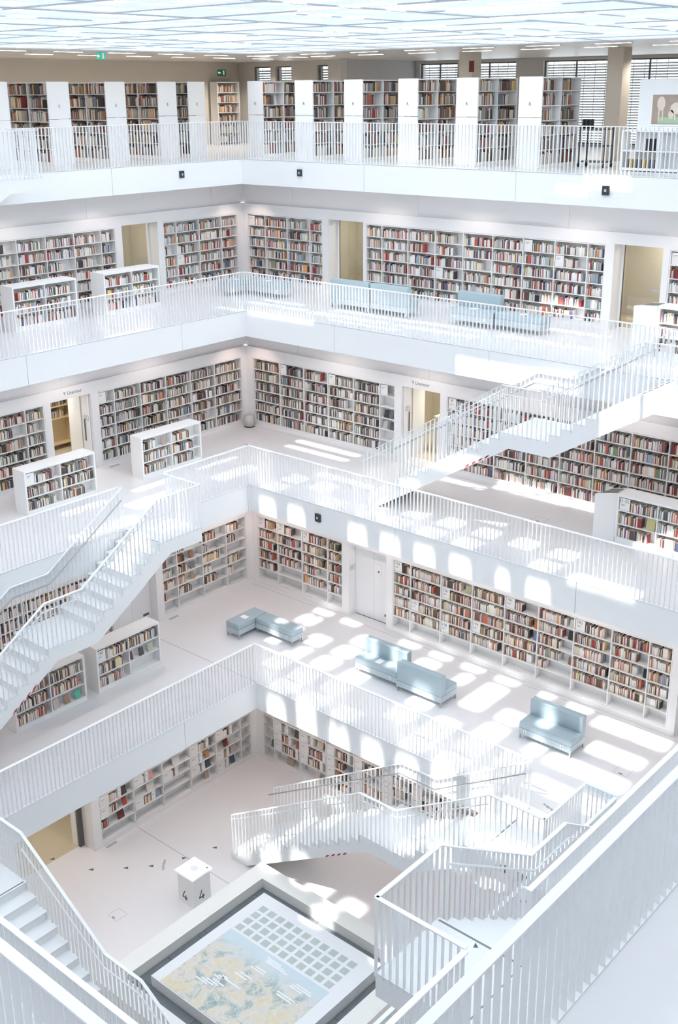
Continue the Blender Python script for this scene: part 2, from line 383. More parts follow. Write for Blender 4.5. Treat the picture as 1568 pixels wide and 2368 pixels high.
def bookcase(axis, k, u0, u1, divs, zb, desc, label, nrows=6, visible=None, depth=0.26, group=None):
    """a built-in case in the wall recess. axis far: reader faces +y, left to right is +x; axis left: reader faces -x, left to right is +y"""
    plane = (WALLF if axis == 'far' else WALLL)[k]; f = Z[k]; fn = wall_fn(axis, plane)
    z0 = f+zb; z1 = z0+ROW*nrows
    base = fn((u0+u1)/2, z0, depth/2)
    t = thing('bookcase', label, 'bookcase', base, group)
    part('back_panel', sheet((u0-0.025, u1+0.025), (z0-0.025, z1+0.025), [], fn, depth, depth+0.02), SHELF, t)
    part('top_board', sheet((u0-0.025, u1+0.025), (z1, z1+0.024), [], fn, 0.004, depth), SHELF, t)
    part('bottom_board', sheet((u0-0.025, u1+0.025), (z0-0.024, z0), [], fn, 0.004, depth), SHELF, t)
    edges = [u0]+list(divs)+[u1]
    for a in (u0-0.0125, u1+0.0125): part('side_panel', sheet((a-0.0125, a+0.0125), (z0, z1), [], fn, 0.004, depth), SHELF, t)
    for a in divs: part('divider', sheet((a-0.011, a+0.011), (z0, z1), [], fn, 0.006, depth-0.001), SHELF, t)
    bays = []
    for i, (a, b) in enumerate(zip(edges[:-1], edges[1:])):
        a2 = a+(0.011 if i else 0); b2 = b-(0.011 if i < len(edges)-2 else 0); bays.append((a2, b2))
        for r in range(1, nrows): part('shelf_board', sheet((a2, b2), (z0+ROW*r-0.011, z0+ROW*r+0.007), [], fn, 0.008, depth-0.002), SHELF, t)
    return bays, fn, z0
def shelves(axis, k, bays, z0, pal, desc, dens=(0.85, 1.0), signs=None, skip=None, displays=None, boxes=None, nrows=6, part_rows=None):
    plane = (WALLF if axis == 'far' else WALLL)[k]
    U = Vector((1, 0, 0)) if axis == 'far' else Vector((0, 1, 0)); N = Vector((0, -1, 0)) if axis == 'far' else Vector((1, 0, 0))
    org = (0, plane, 0) if axis == 'far' else (plane, 0, 0)
    signs = signs or {}; skip = skip or (lambda b, r: False); displays = displays or {}
    for bi, (a, b) in enumerate(bays):
        for r in range(nrows):          # r counts from the top
            z = z0+ROW*(nrows-1-r)+(0.008 if r < nrows-1 else 0.001)
            st = 0.0
            if (bi, r) in signs:
                s = signs[(bi, r)]; w = 0.24
                sign_card(Vector(org)+U*(a+0.012), U, N, z, w, 0.285, s,
                          ('white card '+s if s else 'unnumbered white card')+', %s shelf, %s bay of %s' % (ordw(r+1), ordw(bi+1), desc)); st = w+0.02
            if skip(bi, r): continue
            d = random.uniform(*dens)
            if dens[0] < 0.95 and random.random() < 0.12: d *= 0.7
            fill(org, U, N, a, b, z, ROW-0.022, 0.17, pal, d, (r+1, bi+1, desc), start=st, displays=displays.get((bi, r), ()))
def dv(a, b, first, step=0.935):
    out = []; u = first
    while u < b-0.2: out.append(u); u += step
    return out

# level 4
D4F = [-12.46, -11.53, -10.60]
b_, fn_, z_ = bookcase('far', 4, -13.18, -10.10, D4F, 0.14, 'fourth', 'built-in white bookcase right of the lamp-lit corner, one floor below the top gallery', group=None)
shelves('far', 4, b_, z_, 'mixed', 'the upper corner case', signs={(0, 0): ''})
b_, fn_, z_ = bookcase('far', 4, -8.37, -0.81, dv(0, -0.81, -7.82), 0.14, '', 'nine-bay built-in white bookcase behind the upper blue sofas, between two glass doors')
shelves('far', 4, b_, z_, 'mixed', 'the long case behind the upper sofas', signs={(3, 3): '', (6, 0): '', (7, 1): ''})
b_, fn_, z_ = bookcase('far', 4, 0.92, 8.5, dv(0, 8.5, 1.46), 0.14, '', 'built-in white bookcase cut by the right picture edge, one floor below the top gallery')
shelves('far', 4, b_[:3], z_, 'mixed', 'the upper right case', signs={(0, 0): ''})
b_, fn_, z_ = bookcase('left', 4, 10.08, 13.07, [10.57, 11.48, 12.40], 0.14, '', 'built-in white bookcase left of the lamp-lit corner, one floor below the top gallery')
shelves('left', 4, b_, z_, 'mixed', 'the upper case left of the corner', signs={(1, 3): ''})
b_, fn_, z_ = bookcase('left', 4, 0.60, 8.26, [1.30, 2.23, 3.16, 4.09, 5.03, 5.94, 6.86, 7.78], 0.14, '', 'long built-in white bookcase behind two low cases on the upper left walkway')
shelves('left', 4, b_, z_, 'mixed', 'the upper left wall case', dens=(0.8, 1.0))
# level 3
b_, fn_, z_ = bookcase('far', 3, -11.08, -5.71, [-10.02, -9.06, -8.12, -7.17, -6.23], 0.135, '', 'built-in white bookcase right of the rubbish bin, six bays with an almost empty last bay')
shelves('far', 3, b_, z_, 'dark', 'the case right of the bin', signs={(1, 0): '', (3, 0): '', (5, 0): ''}, skip=lambda b, r: b == 5,
        displays={(0, 1): [(0.86, 0.12, 0.2, (190, 200, 214), 'pale blue')]})
for r_, uu, cc, nn in ((2, 0.10, (62, 62, 64), 'black'), (2, 0.28, (110, 110, 112), 'grey'), (3, 0.06, (200, 198, 194), 'pale'), (3, 0.30, (92, 96, 92), 'grey')):
    BOOKS.append((Vector((-6.21+uu, 11.3+0.06, 0)), Vector((1, 0, 0)), Vector((0, -1, 0)), 0.15, 0.21, 0.02, cc, nn, 0.25, ('face-out', r_+1, 6, 'the case right of the bin'), z_+ROW*(5-r_)+0.008))
b_, fn_, z_ = bookcase('far', 3, -3.94, 3.94, [-3.40, -2.47, -1.52, -0.57, 0.36, 1.29, 2.22, 3.15], 0.135, '', 'long built-in white bookcase passing behind and beneath the upper right staircase')
shelves('far', 3, b_, z_, 'mixed', 'the long case behind the staircase', dens=(0.86, 1.0), signs={(0, 0): '8'},
        displays={(5, 2): [(0.80, 0.1, 0.2, (112, 160, 60), 'green')]})
b_, fn_, z_ = bookcase('left', 3, 5.78, 11.09, [6.30, 7.21, 8.14, 9.07, 10.01], 0.135, '', 'built-in white bookcase left of the rubbish bin, behind one low case')
shelves('left', 3, b_, z_, 'dark', 'the case left of the bin', signs={(0, 0): ''}, skip=lambda b, r: b == 0 and r == 0)
b_, fn_, z_ = bookcase('left', 3, -3.6, 4.02, [-2.1, -1.2, -0.26, 0.68, 1.61, 2.55, 3.48], 0.135, '', 'built-in white bookcase at the left picture edge beside the open library doorway')
shelves('left', 3, b_[3:], z_, 'dark', 'the case by the left doorway', signs={})
# level 2
sk = {(0, 5), (1, 4), (1, 5), (2, 5), (3, 5)}
b_, fn_, z_ = bookcase('far', 2, -9.15, -5.95, [-8.39, -7.44, -6.48], 0.19, '', 'half-empty built-in white bookcase left of the closed white double door')
shelves('far', 2, b_, z_, 'brown', 'the half-empty case left of the closed door', dens=(0.68, 0.82), signs={(0, 0): '171', (1, 0): '172', (2, 0): '173'}, skip=lambda b, r: (b, r) in sk,
        displays={(1, 2): [(0.74, 0.13, 0.2, (60, 58, 58), 'black')], (2, 1): [(0.80, 0.1, 0.2, (70, 50, 46), 'dark brown')], (2, 2): [(0.80, 0.1, 0.2, (140, 120, 70), 'gold')], (0, 1): [(0.58, 0.13, 0.2, (200, 160, 130), 'tan')], (0, 2): [(0.58, 0.12, 0.19, (226, 216, 214), 'pale pink')]})
sk2 = {(0, 5), (1, 5), (2, 5), (3, 5), (4, 5), (5, 5), (6, 5), (7, 5), (8, 5)}
b_, fn_, z_ = bookcase('far', 2, -4.16, 3.58, [-3.61, -2.64, -1.69, -0.73, 0.21, 1.17, 2.13, 3.05], 0.19, '', 'nine-bay built-in white bookcase with numbered cards behind the three blue sofas on the sunlit floor')
sgn = {(0, 0): '174', (1, 3): '175', (2, 1): '176', (2, 4): '178', (3, 3): '179', (4, 0): '181', (6, 0): '182'}
DISP = {(1, 1): [(0.76, 0.13, 0.21, (96, 76, 64), 'brown')], (2, 0): [(0.70, 0.16, 0.2, (190, 188, 150), 'olive')], (4, 1): [(0.80, 0.1, 0.2, (216, 120, 60), 'orange')], (4, 2): [(0.80, 0.1, 0.2, (120, 140, 190), 'blue')],
        (5, 1): [(0.78, 0.13, 0.21, (60, 56, 54), 'black')], (5, 0): [(0.80, 0.1, 0.19, (210, 206, 200), 'pale grey')], (7, 2): [(0.78, 0.11, 0.2, (50, 46, 46), 'black')], (5, 3): [(0.82, 0.07, 0.18, (150, 110, 86), 'brown')], (3, 0): [(0.82, 0.09, 0.2, (170, 170, 120), 'olive')]}
DENS = {(5, 2): .62, (5, 3): .64, (5, 4): .26, (4, 4): .86, (6, 0): .80, (6, 1): .82, (6, 2): .80, (6, 4): .9, (7, 1): .7, (7, 2): .72, (7, 3): .86, (7, 4): .94, (8, 4): .66, (4, 1): .78, (4, 2): .76, (5, 0): .8, (5, 1): .7, (3, 4): .84, (1, 1): .74, (2, 0): .64}
for bi, bay in enumerate(b_):
    for r in range(5):
        a, b = bay; z = z_+ROW*(5-r)+0.008; st = 0
        U = Vector((1, 0, 0)); N = Vector((0, -1, 0))
        if (bi, r) in sgn:
            sign_card(Vector((a+0.012, 9.35, 0)), U, N, z, 0.24, 0.285, sgn[(bi, r)], 'white card %s, %s shelf, %s bay of the long numbered case' % (sgn[(bi, r)], ordw(r+1), ordw(bi+1))); st = 0.26
        if (bi, r) == (4, 0):
            fill((0, 9.35, 0), U, N, a, b, z, ROW-0.022, 0.17, 'brown', 0.52, (r+1, bi+1, 'the long case behind the sofas'), start=st)
            continue
        fill((0, 9.35, 0), U, N, a, b, z, ROW-0.022, 0.17, 'brown', DENS.get((bi, r), random.uniform(0.9, 1.0)), (r+1, bi+1, 'the long case behind the sofas'), start=st, displays=DISP.get((bi, r), ()))
sk3 = {(0, 5), (1, 5), (2, 5), (3, 5)}
b_, fn_, z_ = bookcase('left', 2, 5.95, 9.09, [6.47, 7.41, 8.33], 0.19, '', 'sparsely filled built-in white bookcase behind the corner bench of the sunlit floor')
dens2 = {(0, 0): .5, (1, 0): .35, (2, 0): .62, (3, 0): .66, (0, 1): .45, (1, 1): .34, (2, 1): .3, (3, 1): .5, (0, 2): .7, (1, 2): .42, (2, 2): .78, (3, 2): .1, (0, 3): .85, (1, 3): .36, (2, 3): .44, (3, 3): .7, (0, 4): .3, (1, 4): .56, (2, 4): .62, (3, 4): .38}
d2 = {(1, 1): [(0.50, 0.15, 0.2, (150, 120, 90), 'brown')], (1, 2): [(0.52, 0.16, 0.18, (120, 124, 128), 'grey')], (2, 1): [(0.58, 0.13, 0.19, (150, 156, 162), 'grey')], (1, 3): [(0.54, 0.11, 0.2, (186, 150, 116), 'tan')], (3, 2): [(0.05, 0.14, 0.22, (120, 70, 50), 'brown')]}
for bi, (a, b) in enumerate(b_):
    for r in range(5):
        fill((-9.4, 0, 0), Vector((0, 1, 0)), Vector((1, 0, 0)), a, b, z_+ROW*(5-r)+0.008, ROW-0.022, 0.17, 'brown', dens2[(bi, r)], (r+1, bi+1, 'the sparse corner case'), displays=d2.get((bi, r), ()))
b_, fn_, z_ = bookcase('left', 2, -3.6, 4.16, [-2.1, -1.2, -0.26, 0.68, 1.61, 2.55, 3.61], 0.19, '', 'built-in white bookcase seen through the left staircase railings')
shelves('left', 2, b_[2:], z_, 'brown', 'the case behind the left stairs', dens=(0.85, 1.0))
# level 1: sparse cases with white box files and face-out books
BOXN = [0]
def box_file(P, U, N, z, w, label):
    P = Vector(P)-N*0.03; h = 0.285; d = 0.2
    t = thing('box_file', label, 'box', P+Vector((0, 0, z)))
    q = [P, P+U*w, P+U*w-N*d, P-N*d]
    mb = MB(); mb.v = [(*p.xy, z+0.001) for p in q]+[(*p.xy, z+h) for p in q]; mb.f = [(0, 1, 2, 3), (4, 5, 6, 7), (0, 1, 5, 4), (1, 2, 6, 5), (2, 3, 7, 6), (3, 0, 4, 7)]
    part('box_body', mb, CARD, t)
    a = P+U*(w*0.12)+N*0.001; e = P+U*(w*0.5)+N*0.001
    mb = MB(); mb.v = [(*a.xy, z+h*0.62), (*e.xy, z+h*0.62), (*e.xy, z+h*0.66), (*a.xy, z+h*0.66)]+[(*(p-N*0.002).xy, y) for p, y in ((a, z+h*0.62), (e, z+h*0.62), (e, z+h*0.66), (a, z+h*0.66))]
    mb.f = [(0, 1, 2, 3), (7, 6, 5, 4), (0, 1, 5, 4), (1, 2, 6, 5), (2, 3, 7, 6), (3, 0, 4, 7)]
    part('print_line', mb, GREYINK, t)
def sparse(axis, bays, z0, desc, plan):
    plane = WALLF[1] if axis == 'far' else WALLL[1]
    U = Vector((1, 0, 0)) if axis == 'far' else Vector((0, 1, 0)); N = Vector((0, -1, 0)) if axis == 'far' else Vector((1, 0, 0))
    org = Vector((0, plane, 0)) if axis == 'far' else Vector((plane, 0, 0))
    for (bi, r), items in plan.items():
        a, b = bays[bi]; z = z0+ROW*(5-r)+(0.008 if r < 5 else 0.001)
        for it in items:
            if it[0] == 'box': box_file(org+U*(a+it[1]), U, N, z, it[2], 'white box file, %s, %s shelf, %s bay, %s' % ('bay start' if it[1] < 0.2 else 'mid-bay' if it[1] < 0.5 else 'bay end', ordw(r+1), ordw(bi+1), desc.replace('the ', '')))
            elif it[0] == 'row': fill(org, U, N, a+it[1], a+it[1]+it[2], z, ROW-0.022, 0.17, 'brown', 1.0, (r+1, bi+1, desc))
            else: BOOKS.append((org+U*(a+it[1])-N*0.06, U, N, it[2], 0.2, 0.022, it[3], it[4], 0.25, ('face-out', r+1, bi+1, desc), z))
DL1 = [2.85, 3.80, 4.76, 5.69, 6.62]
b_, fn_, z_ = bookcase('left', 1, 1.80, 6.99, DL1, 0.13, '', 'sparse built-in white bookcase by the dark ground floor doorway')
sparse('left', b_, z_, 'the ground floor left case', {
 (0, 2): [('box', .03, .26), ('row', .30, .26), ('box', .58, .1), ('f', .72, .16, (80, 70, 66), 'dark brown')], (0, 3): [('box', .03, .26), ('row', .30, .3), ('f', .74, .12, (180, 60, 56), 'red')], (0, 4): [('row', .02, .28), ('f', .56, .2, (96, 52, 46), 'dark red')],
 (1, 2): [('box', .03, .28), ('row', .32, .07), ('box', .40, .1), ('f', .54, .15, (222, 170, 166), 'pink')], (1, 3): [('f', .46, .24, (226, 220, 212), 'cream')], (1, 4): [('box', .03, .28), ('row', .32, .24), ('box', .57, .12), ('f', .74, .15, (160, 170, 186), 'grey blue')],
 (2, 2): [('f', .40, .24, (232, 228, 228), 'white')], (2, 3): [('box', .03, .28), ('row', .32, .1), ('box', .43, .1)],
 (3, 2): [('box', .03, .26), ('row', .30, .26), ('box', .58, .09), ('f', .72, .08, (110, 110, 112), 'grey')], (3, 3): [('box', .03, .26), ('box', .33, .1), ('f', .58, .13, (196, 140, 90), 'tan')], (3, 4): [('box', .03, .26), ('row', .30, .08), ('box', .40, .1), ('f', .58, .17, (80, 86, 96), 'dark blue')], (3, 5): [('f', .52, .15, (180, 160, 140), 'tan')],
 (4, 2): [('box', .03, .24), ('row', .28, .22), ('box', .52, .09)], (4, 3): [('f', .32, .16, (120, 56, 54), 'dark red')], (4, 4): [('box', .03, .24), ('row', .28, .09), ('box', .38, .09), ('f', .58, .19, (190, 180, 170), 'beige')], (4, 5): [('box', .03, .26), ('row', .3, .04), ('box', .35, .09), ('f', .56, .16, (74, 88, 106), 'dark blue')],
 (0, 1): [('row', .25, .3)], (1, 1): [('row', .3, .4)], (2, 1): [('row', .1, .5)]})
DF1 = [-6.61, -5.65, -4.70, -3.74, -2.79, -1.84, -0.89, 0.06, 1.0]
b_, fn_, z_ = bookcase('far', 1, -7.0, 2.0, DF1, 0.13, '', 'sparse built-in white bookcase seen past the ground floor staircase railing')
plan = {(1, 2): [('box', .01, .24), ('row', .26, .14), ('box', .41, .1), ('f', .7, .2, (84, 86, 84), 'dark grey')], (1, 3): [('box', .01, .24), ('row', .26, .24), ('box', .51, .1), ('f', .76, .13, (168, 96, 72), 'rust')], (1, 4): [('box', .01, .24), ('row', .26, .48), ('box', .76, .1)], (1, 5): [('f', .4, .24, (176, 160, 136), 'tan')],
 (0, 4): [('f', .22, .12, (96, 130, 96), 'green')],
 (2, 2): [('box', .01, .26), ('row', .28, .06), ('box', .36, .1), ('f', .56, .22, (216, 206, 186), 'cream')], (2, 3): [('box', .01, .28), ('row', .3, .5), ('box', .81, .08)], (2, 4): [('box', .01, .24), ('row', .26, .42), ('box', .69, .1)], (2, 5): [('f', .5, .14, (226, 216, 200), 'cream')],
 (3, 2): [('box', .01, .26), ('row', .28, .42), ('box', .71, .09)], (3, 3): [('box', .01, .26), ('row', .28, .3), ('f', .76, .14, (120, 130, 170), 'blue')], (3, 4): [('box', .01, .26), ('row', .28, .08), ('f', .5, .14, (96, 90, 86), 'dark grey')], (3, 5): [('row', .3, .4)]}
for bi in range(4, 10):
    for r in range(2, 6): plan[(bi, r)] = [('box', .01, .24)] + ([('row', .28, random.uniform(.2, .62))] if random.random() < .8 else []) + ([('f', .78, .12, (90, 70, 66), 'brown')] if bi < 9 and random.random() < .4 else [])
sparse('far', b_, z_, 'the ground floor far case', plan)

# ------------------------------------------------------------------ low free-standing cases
def low_case(x0, x1, y0, y1, f, label, side='+x', mid=True, h=1.13, pal='dark', desc='', signs=None, skip=(), dens=None, displays=None, rowh=0.33):
    """white low case with two bays; open on the side facing the void"""
    t = thing('low_bookcase', label, 'bookcase', ((x0+x1)/2, (y0+y1)/2, f)); b = 0.024; z0 = f+0.12; z1 = f+h
    if side == '+x':
        U = Vector((0, 1, 0)); N = Vector((1, 0, 0)); u0, u1 = y0, y1; fn = lambda u, v, d: (x1-d, u, v); org = (x1, 0, 0); D = x1-x0
    else:
        U = Vector((1, 0, 0)); N = Vector((0, -1, 0)); u0, u1 = x0, x1; fn = lambda u, v, d: (u, y0+d, v); org = (0, y0, 0); D = y1-y0
    part('top_board', sheet((u0, u1), (z1-0.05, z1), [], fn, 0, D), SHELF, t)
    part('plinth', sheet((u0+0.004, u1-0.004), (f, z0), [], fn, 0.012, D-0.012), SHELF, t)
    for a, e in ((u0, u0+0.045), (u1-0.045, u1)): part('side_panel', sheet((a, e), (z0, z1-0.05), [], fn, 0, D), SHELF, t)
    part('middle_panel', sheet((u0+0.045, u1-0.045), (z0, z1-0.05), [], fn, D/2-0.01, D/2+0.01), SHELF, t)
    n = 2 if u1-u0 < 2.6 else max(2, round((u1-u0)/0.95)); us = [u0+0.045+(u1-u0-0.09)*i/n for i in range(n+1)]
    for a in us[1:-1]: part('divider', sheet((a-0.011, a+0.011), (z0, z1-0.05), [], fn, 0.006, D/2-0.012), SHELF, t)
    rh = (z1-0.05-z0)/3
    for i, (a, e) in enumerate(zip(us[:-1], us[1:])):
        a += 0.012 if i else 0; e -= 0.012 if i < n-1 else 0
        for r in (1, 2): part('shelf_board', sheet((a, e), (z0+rh*r-0.012, z0+rh*r+0.008), [], fn, 0.01, D/2-0.012), SHELF, t)
        for r in range(3):
            z = z0+rh*(2-r)+(0.009 if r < 2 else 0.001); st = 0
            if signs and (i, r) in signs:
                s = signs[(i, r)]; sign_card(Vector(org)+U*(a+0.012), U, N, z, 0.24, 0.28, s, ('white shelf card numbered '+s if s else 'blank white shelf card')+' in '+desc); st = 0.27
            if (i, r) in skip: continue
            fill(org, U, N, a, e, z, rh-0.03, 0.17, pal, (dens or {}).get((i, r), random.uniform(0.8, 0.98)), (r+1, i+1, desc), start=st, front=0.04, displays=(displays or {}).get((i, r), ()))
    return t
low_case(-10.16, -9.68, 2.16, 4.24, Z[3], 'low white bookcase nearest the left picture edge, in front of the open library doorway', desc='the low case by the left doorway', signs={(0, 0): ''}, dens={(1, 2): .72, (0, 1): .94, (1, 1): .97})
low_case(-10.12, -9.66, 5.72, 7.80, Z[3], 'low white bookcase standing before the wall case left of the rubbish bin', desc='the low case before the bin',
         dens={(0, 0): .5, (1, 0): .68, (1, 1): .78, (0, 2): .85}, displays={(0, 0): [(0.70, 0.13, 0.22, (190, 170, 160), 'beige')]})
low_case(-8.02, -7.55, 2.25, 4.21, Z[2], 'low white bookcase with an empty lower right bay, under the left staircase', desc='the low case under the left stairs', pal='brown', signs={(0, 0): '183'}, skip=((1, 1), (1, 2)), h=1.19,
         dens={(0, 1): .82, (0, 2): .82, (1, 0): .97, (0, 0): .98})
for uu, ww, cc, nn in ((0.06, 0.08, (110, 70, 70), 'dark red'), (0.34, 0.14, (90, 84, 84), 'dark grey'), (0.62, 0.16, (196, 196, 176), 'pale green')):
    BOOKS.append((Vector((-7.55-0.05, 3.24+uu, 0)), Vector((0, 1, 0)), Vector((1, 0, 0)), ww, 0.2, 0.02, cc, nn, 0.25, ('face-out', 2, 2, 'the low case under the left stairs'), Z[2]+0.12+0.34+0.009))
low_case(-8.02, -7.55, -0.06, 1.90, Z[2], 'low white bookcase half hidden by the lower flight of the left staircase', desc='the low case half hidden by stairs', pal='brown', h=1.19, skip=((1, 2),), dens={(0, 0): .95, (0, 1): .95, (1, 1): .85, (1, 0): .95})
for uu, ww, cc, nn in ((0.06, 0.15, (214, 196, 190), 'pale pink'), (0.36, 0.15, (170, 140, 120), 'tan'), (0.66, 0.16, (110, 196, 172), 'turquoise')):
    BOOKS.append((Vector((-7.55-0.05, 0.94+uu, 0)), Vector((0, 1, 0)), Vector((1, 0, 0)), ww, 0.21, 0.02, cc, nn, 0.22, ('face-out', 3, 2, 'the low case half hidden by stairs'), Z[2]+0.122))
low_case(-12.5, -11.97, 3.83, 5.78, Z[4], 'low white bookcase nearer the left picture edge on the upper left walkway', desc='the upper low case at left', pal='mixed')
low_case(-12.5, -11.93, 6.64, 8.58, Z[4], 'low white bookcase in front of the upper left glass door', desc='the upper low case by the glass door', pal='mixed')
def end_unit_case(xs, y0, y1, x1, f, label, quad, desc, signs, seedpal):
    t = low_case(xs, x1, y0, y1, f, label, side='-y', desc=desc, pal=seedpal, signs=signs, dens={(0, 1): .62, (0, 2): .80, (0, 0): .98}, displays={(0, 1): [(0.66, 0.2, 0.27, (206, 196, 140), 'gold')]})
    h = f+1.13; mb = MB(); p = [Vector((*q, 0)) for q in quad]
    mb.prism([(a.x, a.y) for a in p], lambda a, w, b: (a, b, w), f, h)
    part('angled_end_panel', mb, SHELF, t)
    c = sum(p, Vector())/4
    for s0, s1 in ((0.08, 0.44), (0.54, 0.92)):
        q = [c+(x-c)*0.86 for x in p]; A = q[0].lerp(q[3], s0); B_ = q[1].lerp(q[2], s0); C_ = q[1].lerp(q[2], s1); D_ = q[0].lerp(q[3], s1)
        part('compartment_shade', MB().prism([(a.x, a.y) for a in (A, B_, C_, D_)], lambda a, w, b: (a, b, w), h, h+0.006), mat('compartment_shade_grey', (120, 116, 112), 0.6), t)  # flat dark plate stands in for the shade inside a hollow compartment
    return t
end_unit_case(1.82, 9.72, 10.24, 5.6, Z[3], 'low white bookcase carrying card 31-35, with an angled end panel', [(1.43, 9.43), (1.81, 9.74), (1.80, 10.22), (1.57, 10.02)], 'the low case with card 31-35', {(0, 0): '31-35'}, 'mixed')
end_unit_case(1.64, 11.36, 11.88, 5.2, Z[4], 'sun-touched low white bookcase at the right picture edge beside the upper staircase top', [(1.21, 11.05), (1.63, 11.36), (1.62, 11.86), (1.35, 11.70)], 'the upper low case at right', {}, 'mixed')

# ------------------------------------------------------------------ railings
def bar_mesh(along):
    key = 'baluster_'+along
    if key not in MATS:
        MATS[key] = (Bx(-0.0055, 0.0055, -0.0225, 0.0225, 0, 1) if along == 'x' else Bx(-0.0225, 0.0225, -0.0055, 0.0055, 0, 1)).mesh('baluster', RAILM)
    return MATS[key]
PITCH = 0.104
def railing(label, a, b, zf, group=None, ends=(True, True)):
    """level railing from a to b (xy) on floor zf, flat bars set edgewise"""
    along = 'x' if abs(a[0]-b[0]) > abs(a[1]-b[1]) else 'y'; i = 0 if along == 'x' else 1
    p0, p1 = min(a[i], b[i]), max(a[i], b[i]); c = a[1-i]
    t = thing('railing', label, 'railing', (((a[0]+b[0])/2), ((a[1]+b[1])/2), zf))
    def bx(q0, q1, hw, z0, z1): return Bx(q0, q1, c-hw, c+hw, z0, z1) if along == 'x' else Bx(c-hw, c+hw, q0, q1, z0, z1)
    ex = 0.035 if along == 'x' else -0.036
    if along == 'y': p0 += 0.0; p1 -= 0.0
    part('top_rail', bx(p0-(ex if p0 < -3.95 or along == 'x' else -0.0), p1+(ex if p1 > 3.0 or along == 'x' else 0.0), 0.035, zf+HR-0.016, zf+HR), RAILM, t)
    if along == 'y': p0 += 0.05; p1 -= 0.05
    part('base_rail', bx(p0, p1, 0.026, zf-0.004, zf+0.008), RAILM, t)
    n = max(1, round((p1-p0)/PITCH)); me = bar_mesh(along); base = wloc(t)
    for k in range(n+1):
        q = p0+(p1-p0)*k/n; pos = (q, c, zf+0.006) if along == 'x' else (c, q, zf+0.006)
        link('baluster', me, t, pos, (1, 1, HR-0.02))
    return t
o = 0.02
def edge(k, side):
    x0, x1, y0, y1 = VOID[k]
    return {'far': y1+o, 'near': y0-o, 'left': x0-o, 'right': x1+o}[side]
x0, x1, y0, y1 = VOID[5]
railing('top gallery railing along the right-hand edge, before the tall white cases', (x0, edge(5, 'far')), (x1, edge(5, 'far')), Z[5])
railing('top gallery railing along the left edge beyond the stair opening', (edge(5, 'left'), 4.15), (edge(5, 'left'), y1), Z[5])
railing('top gallery railing along the left edge before the stair opening', (edge(5, 'left'), y0), (edge(5, 'left'), 2.9), Z[5])
x0, x1, y0, y1 = VOID[4]
railing('railing in front of the upper blue sofas, one floor below the top gallery', (x0, edge(4, 'far')), (2.86, edge(4, 'far')), Z[4])
railing('short railing right of the upper staircase top', (4.21, edge(4, 'far')), (x1, edge(4, 'far')), Z[4])
railing('railing along the upper left walkway with two low cases', (edge(4, 'left'), y0), (edge(4, 'left'), y1), Z[4])
railing('thick foreground railing rising to the right picture edge', (edge(4, 'right'), y0), (edge(4, 'right'), y1), Z[4])
railing('thick foreground railing across the bottom left corner, nearest of three', (x0, edge(4, 'near')), (x1, edge(4, 'near')), Z[4])
x0, x1, y0, y1 = VOID[3]
railing('long railing under the upper staircase, running to the right picture edge', (x0, edge(3, 'far')), (x1, edge(3, 'far')), Z[3])
railing('railing from the left staircase top to the middle corner', (edge(3, 'left'), 4.42), (edge(3, 'left'), y1), Z[3])
railing('railing along the left walkway below the low bookcase, ending at the stair', (edge(3, 'left'), y0), (edge(3, 'left'), 3.06), Z[3])
railing('thinner railing behind the thick one at right, ending in a hooked corner', (edge(3, 'right'), -2.72), (edge(3, 'right'), y1), Z[3])
railing('railing on the near side of the right stair opening, bottom centre', (edge(3, 'right'), y0), (edge(3, 'right'), -3.96), Z[3])
railing('bottom left railing between the thick and the thin one', (x0, edge(3, 'near')), (x1, edge(3, 'near')), Z[3])
x0, x1, y0, y1 = VOID[2]
railing('railing between sunlit sofa floor and ground floor, ending at the central staircase', (x0, edge(2, 'far')), (2.66, edge(2, 'far')), Z[2])
railing('short railing right of the central staircase top', (3.975, edge(2, 'far')), (x1, edge(2, 'far')), Z[2])
railing('railing above the sparse ground floor case, left side', (edge(2, 'left'), y0), (edge(2, 'left'), y1), Z[2])
railing('short railing running towards the viewer right of the central staircase', (edge(2, 'right'), y0), (edge(2, 'right'), y1), Z[2])
railing('thin bottom left railing beside the grey steps', (-3.1, edge(2, 'near')), (x1, edge(2, 'near')), Z[2])

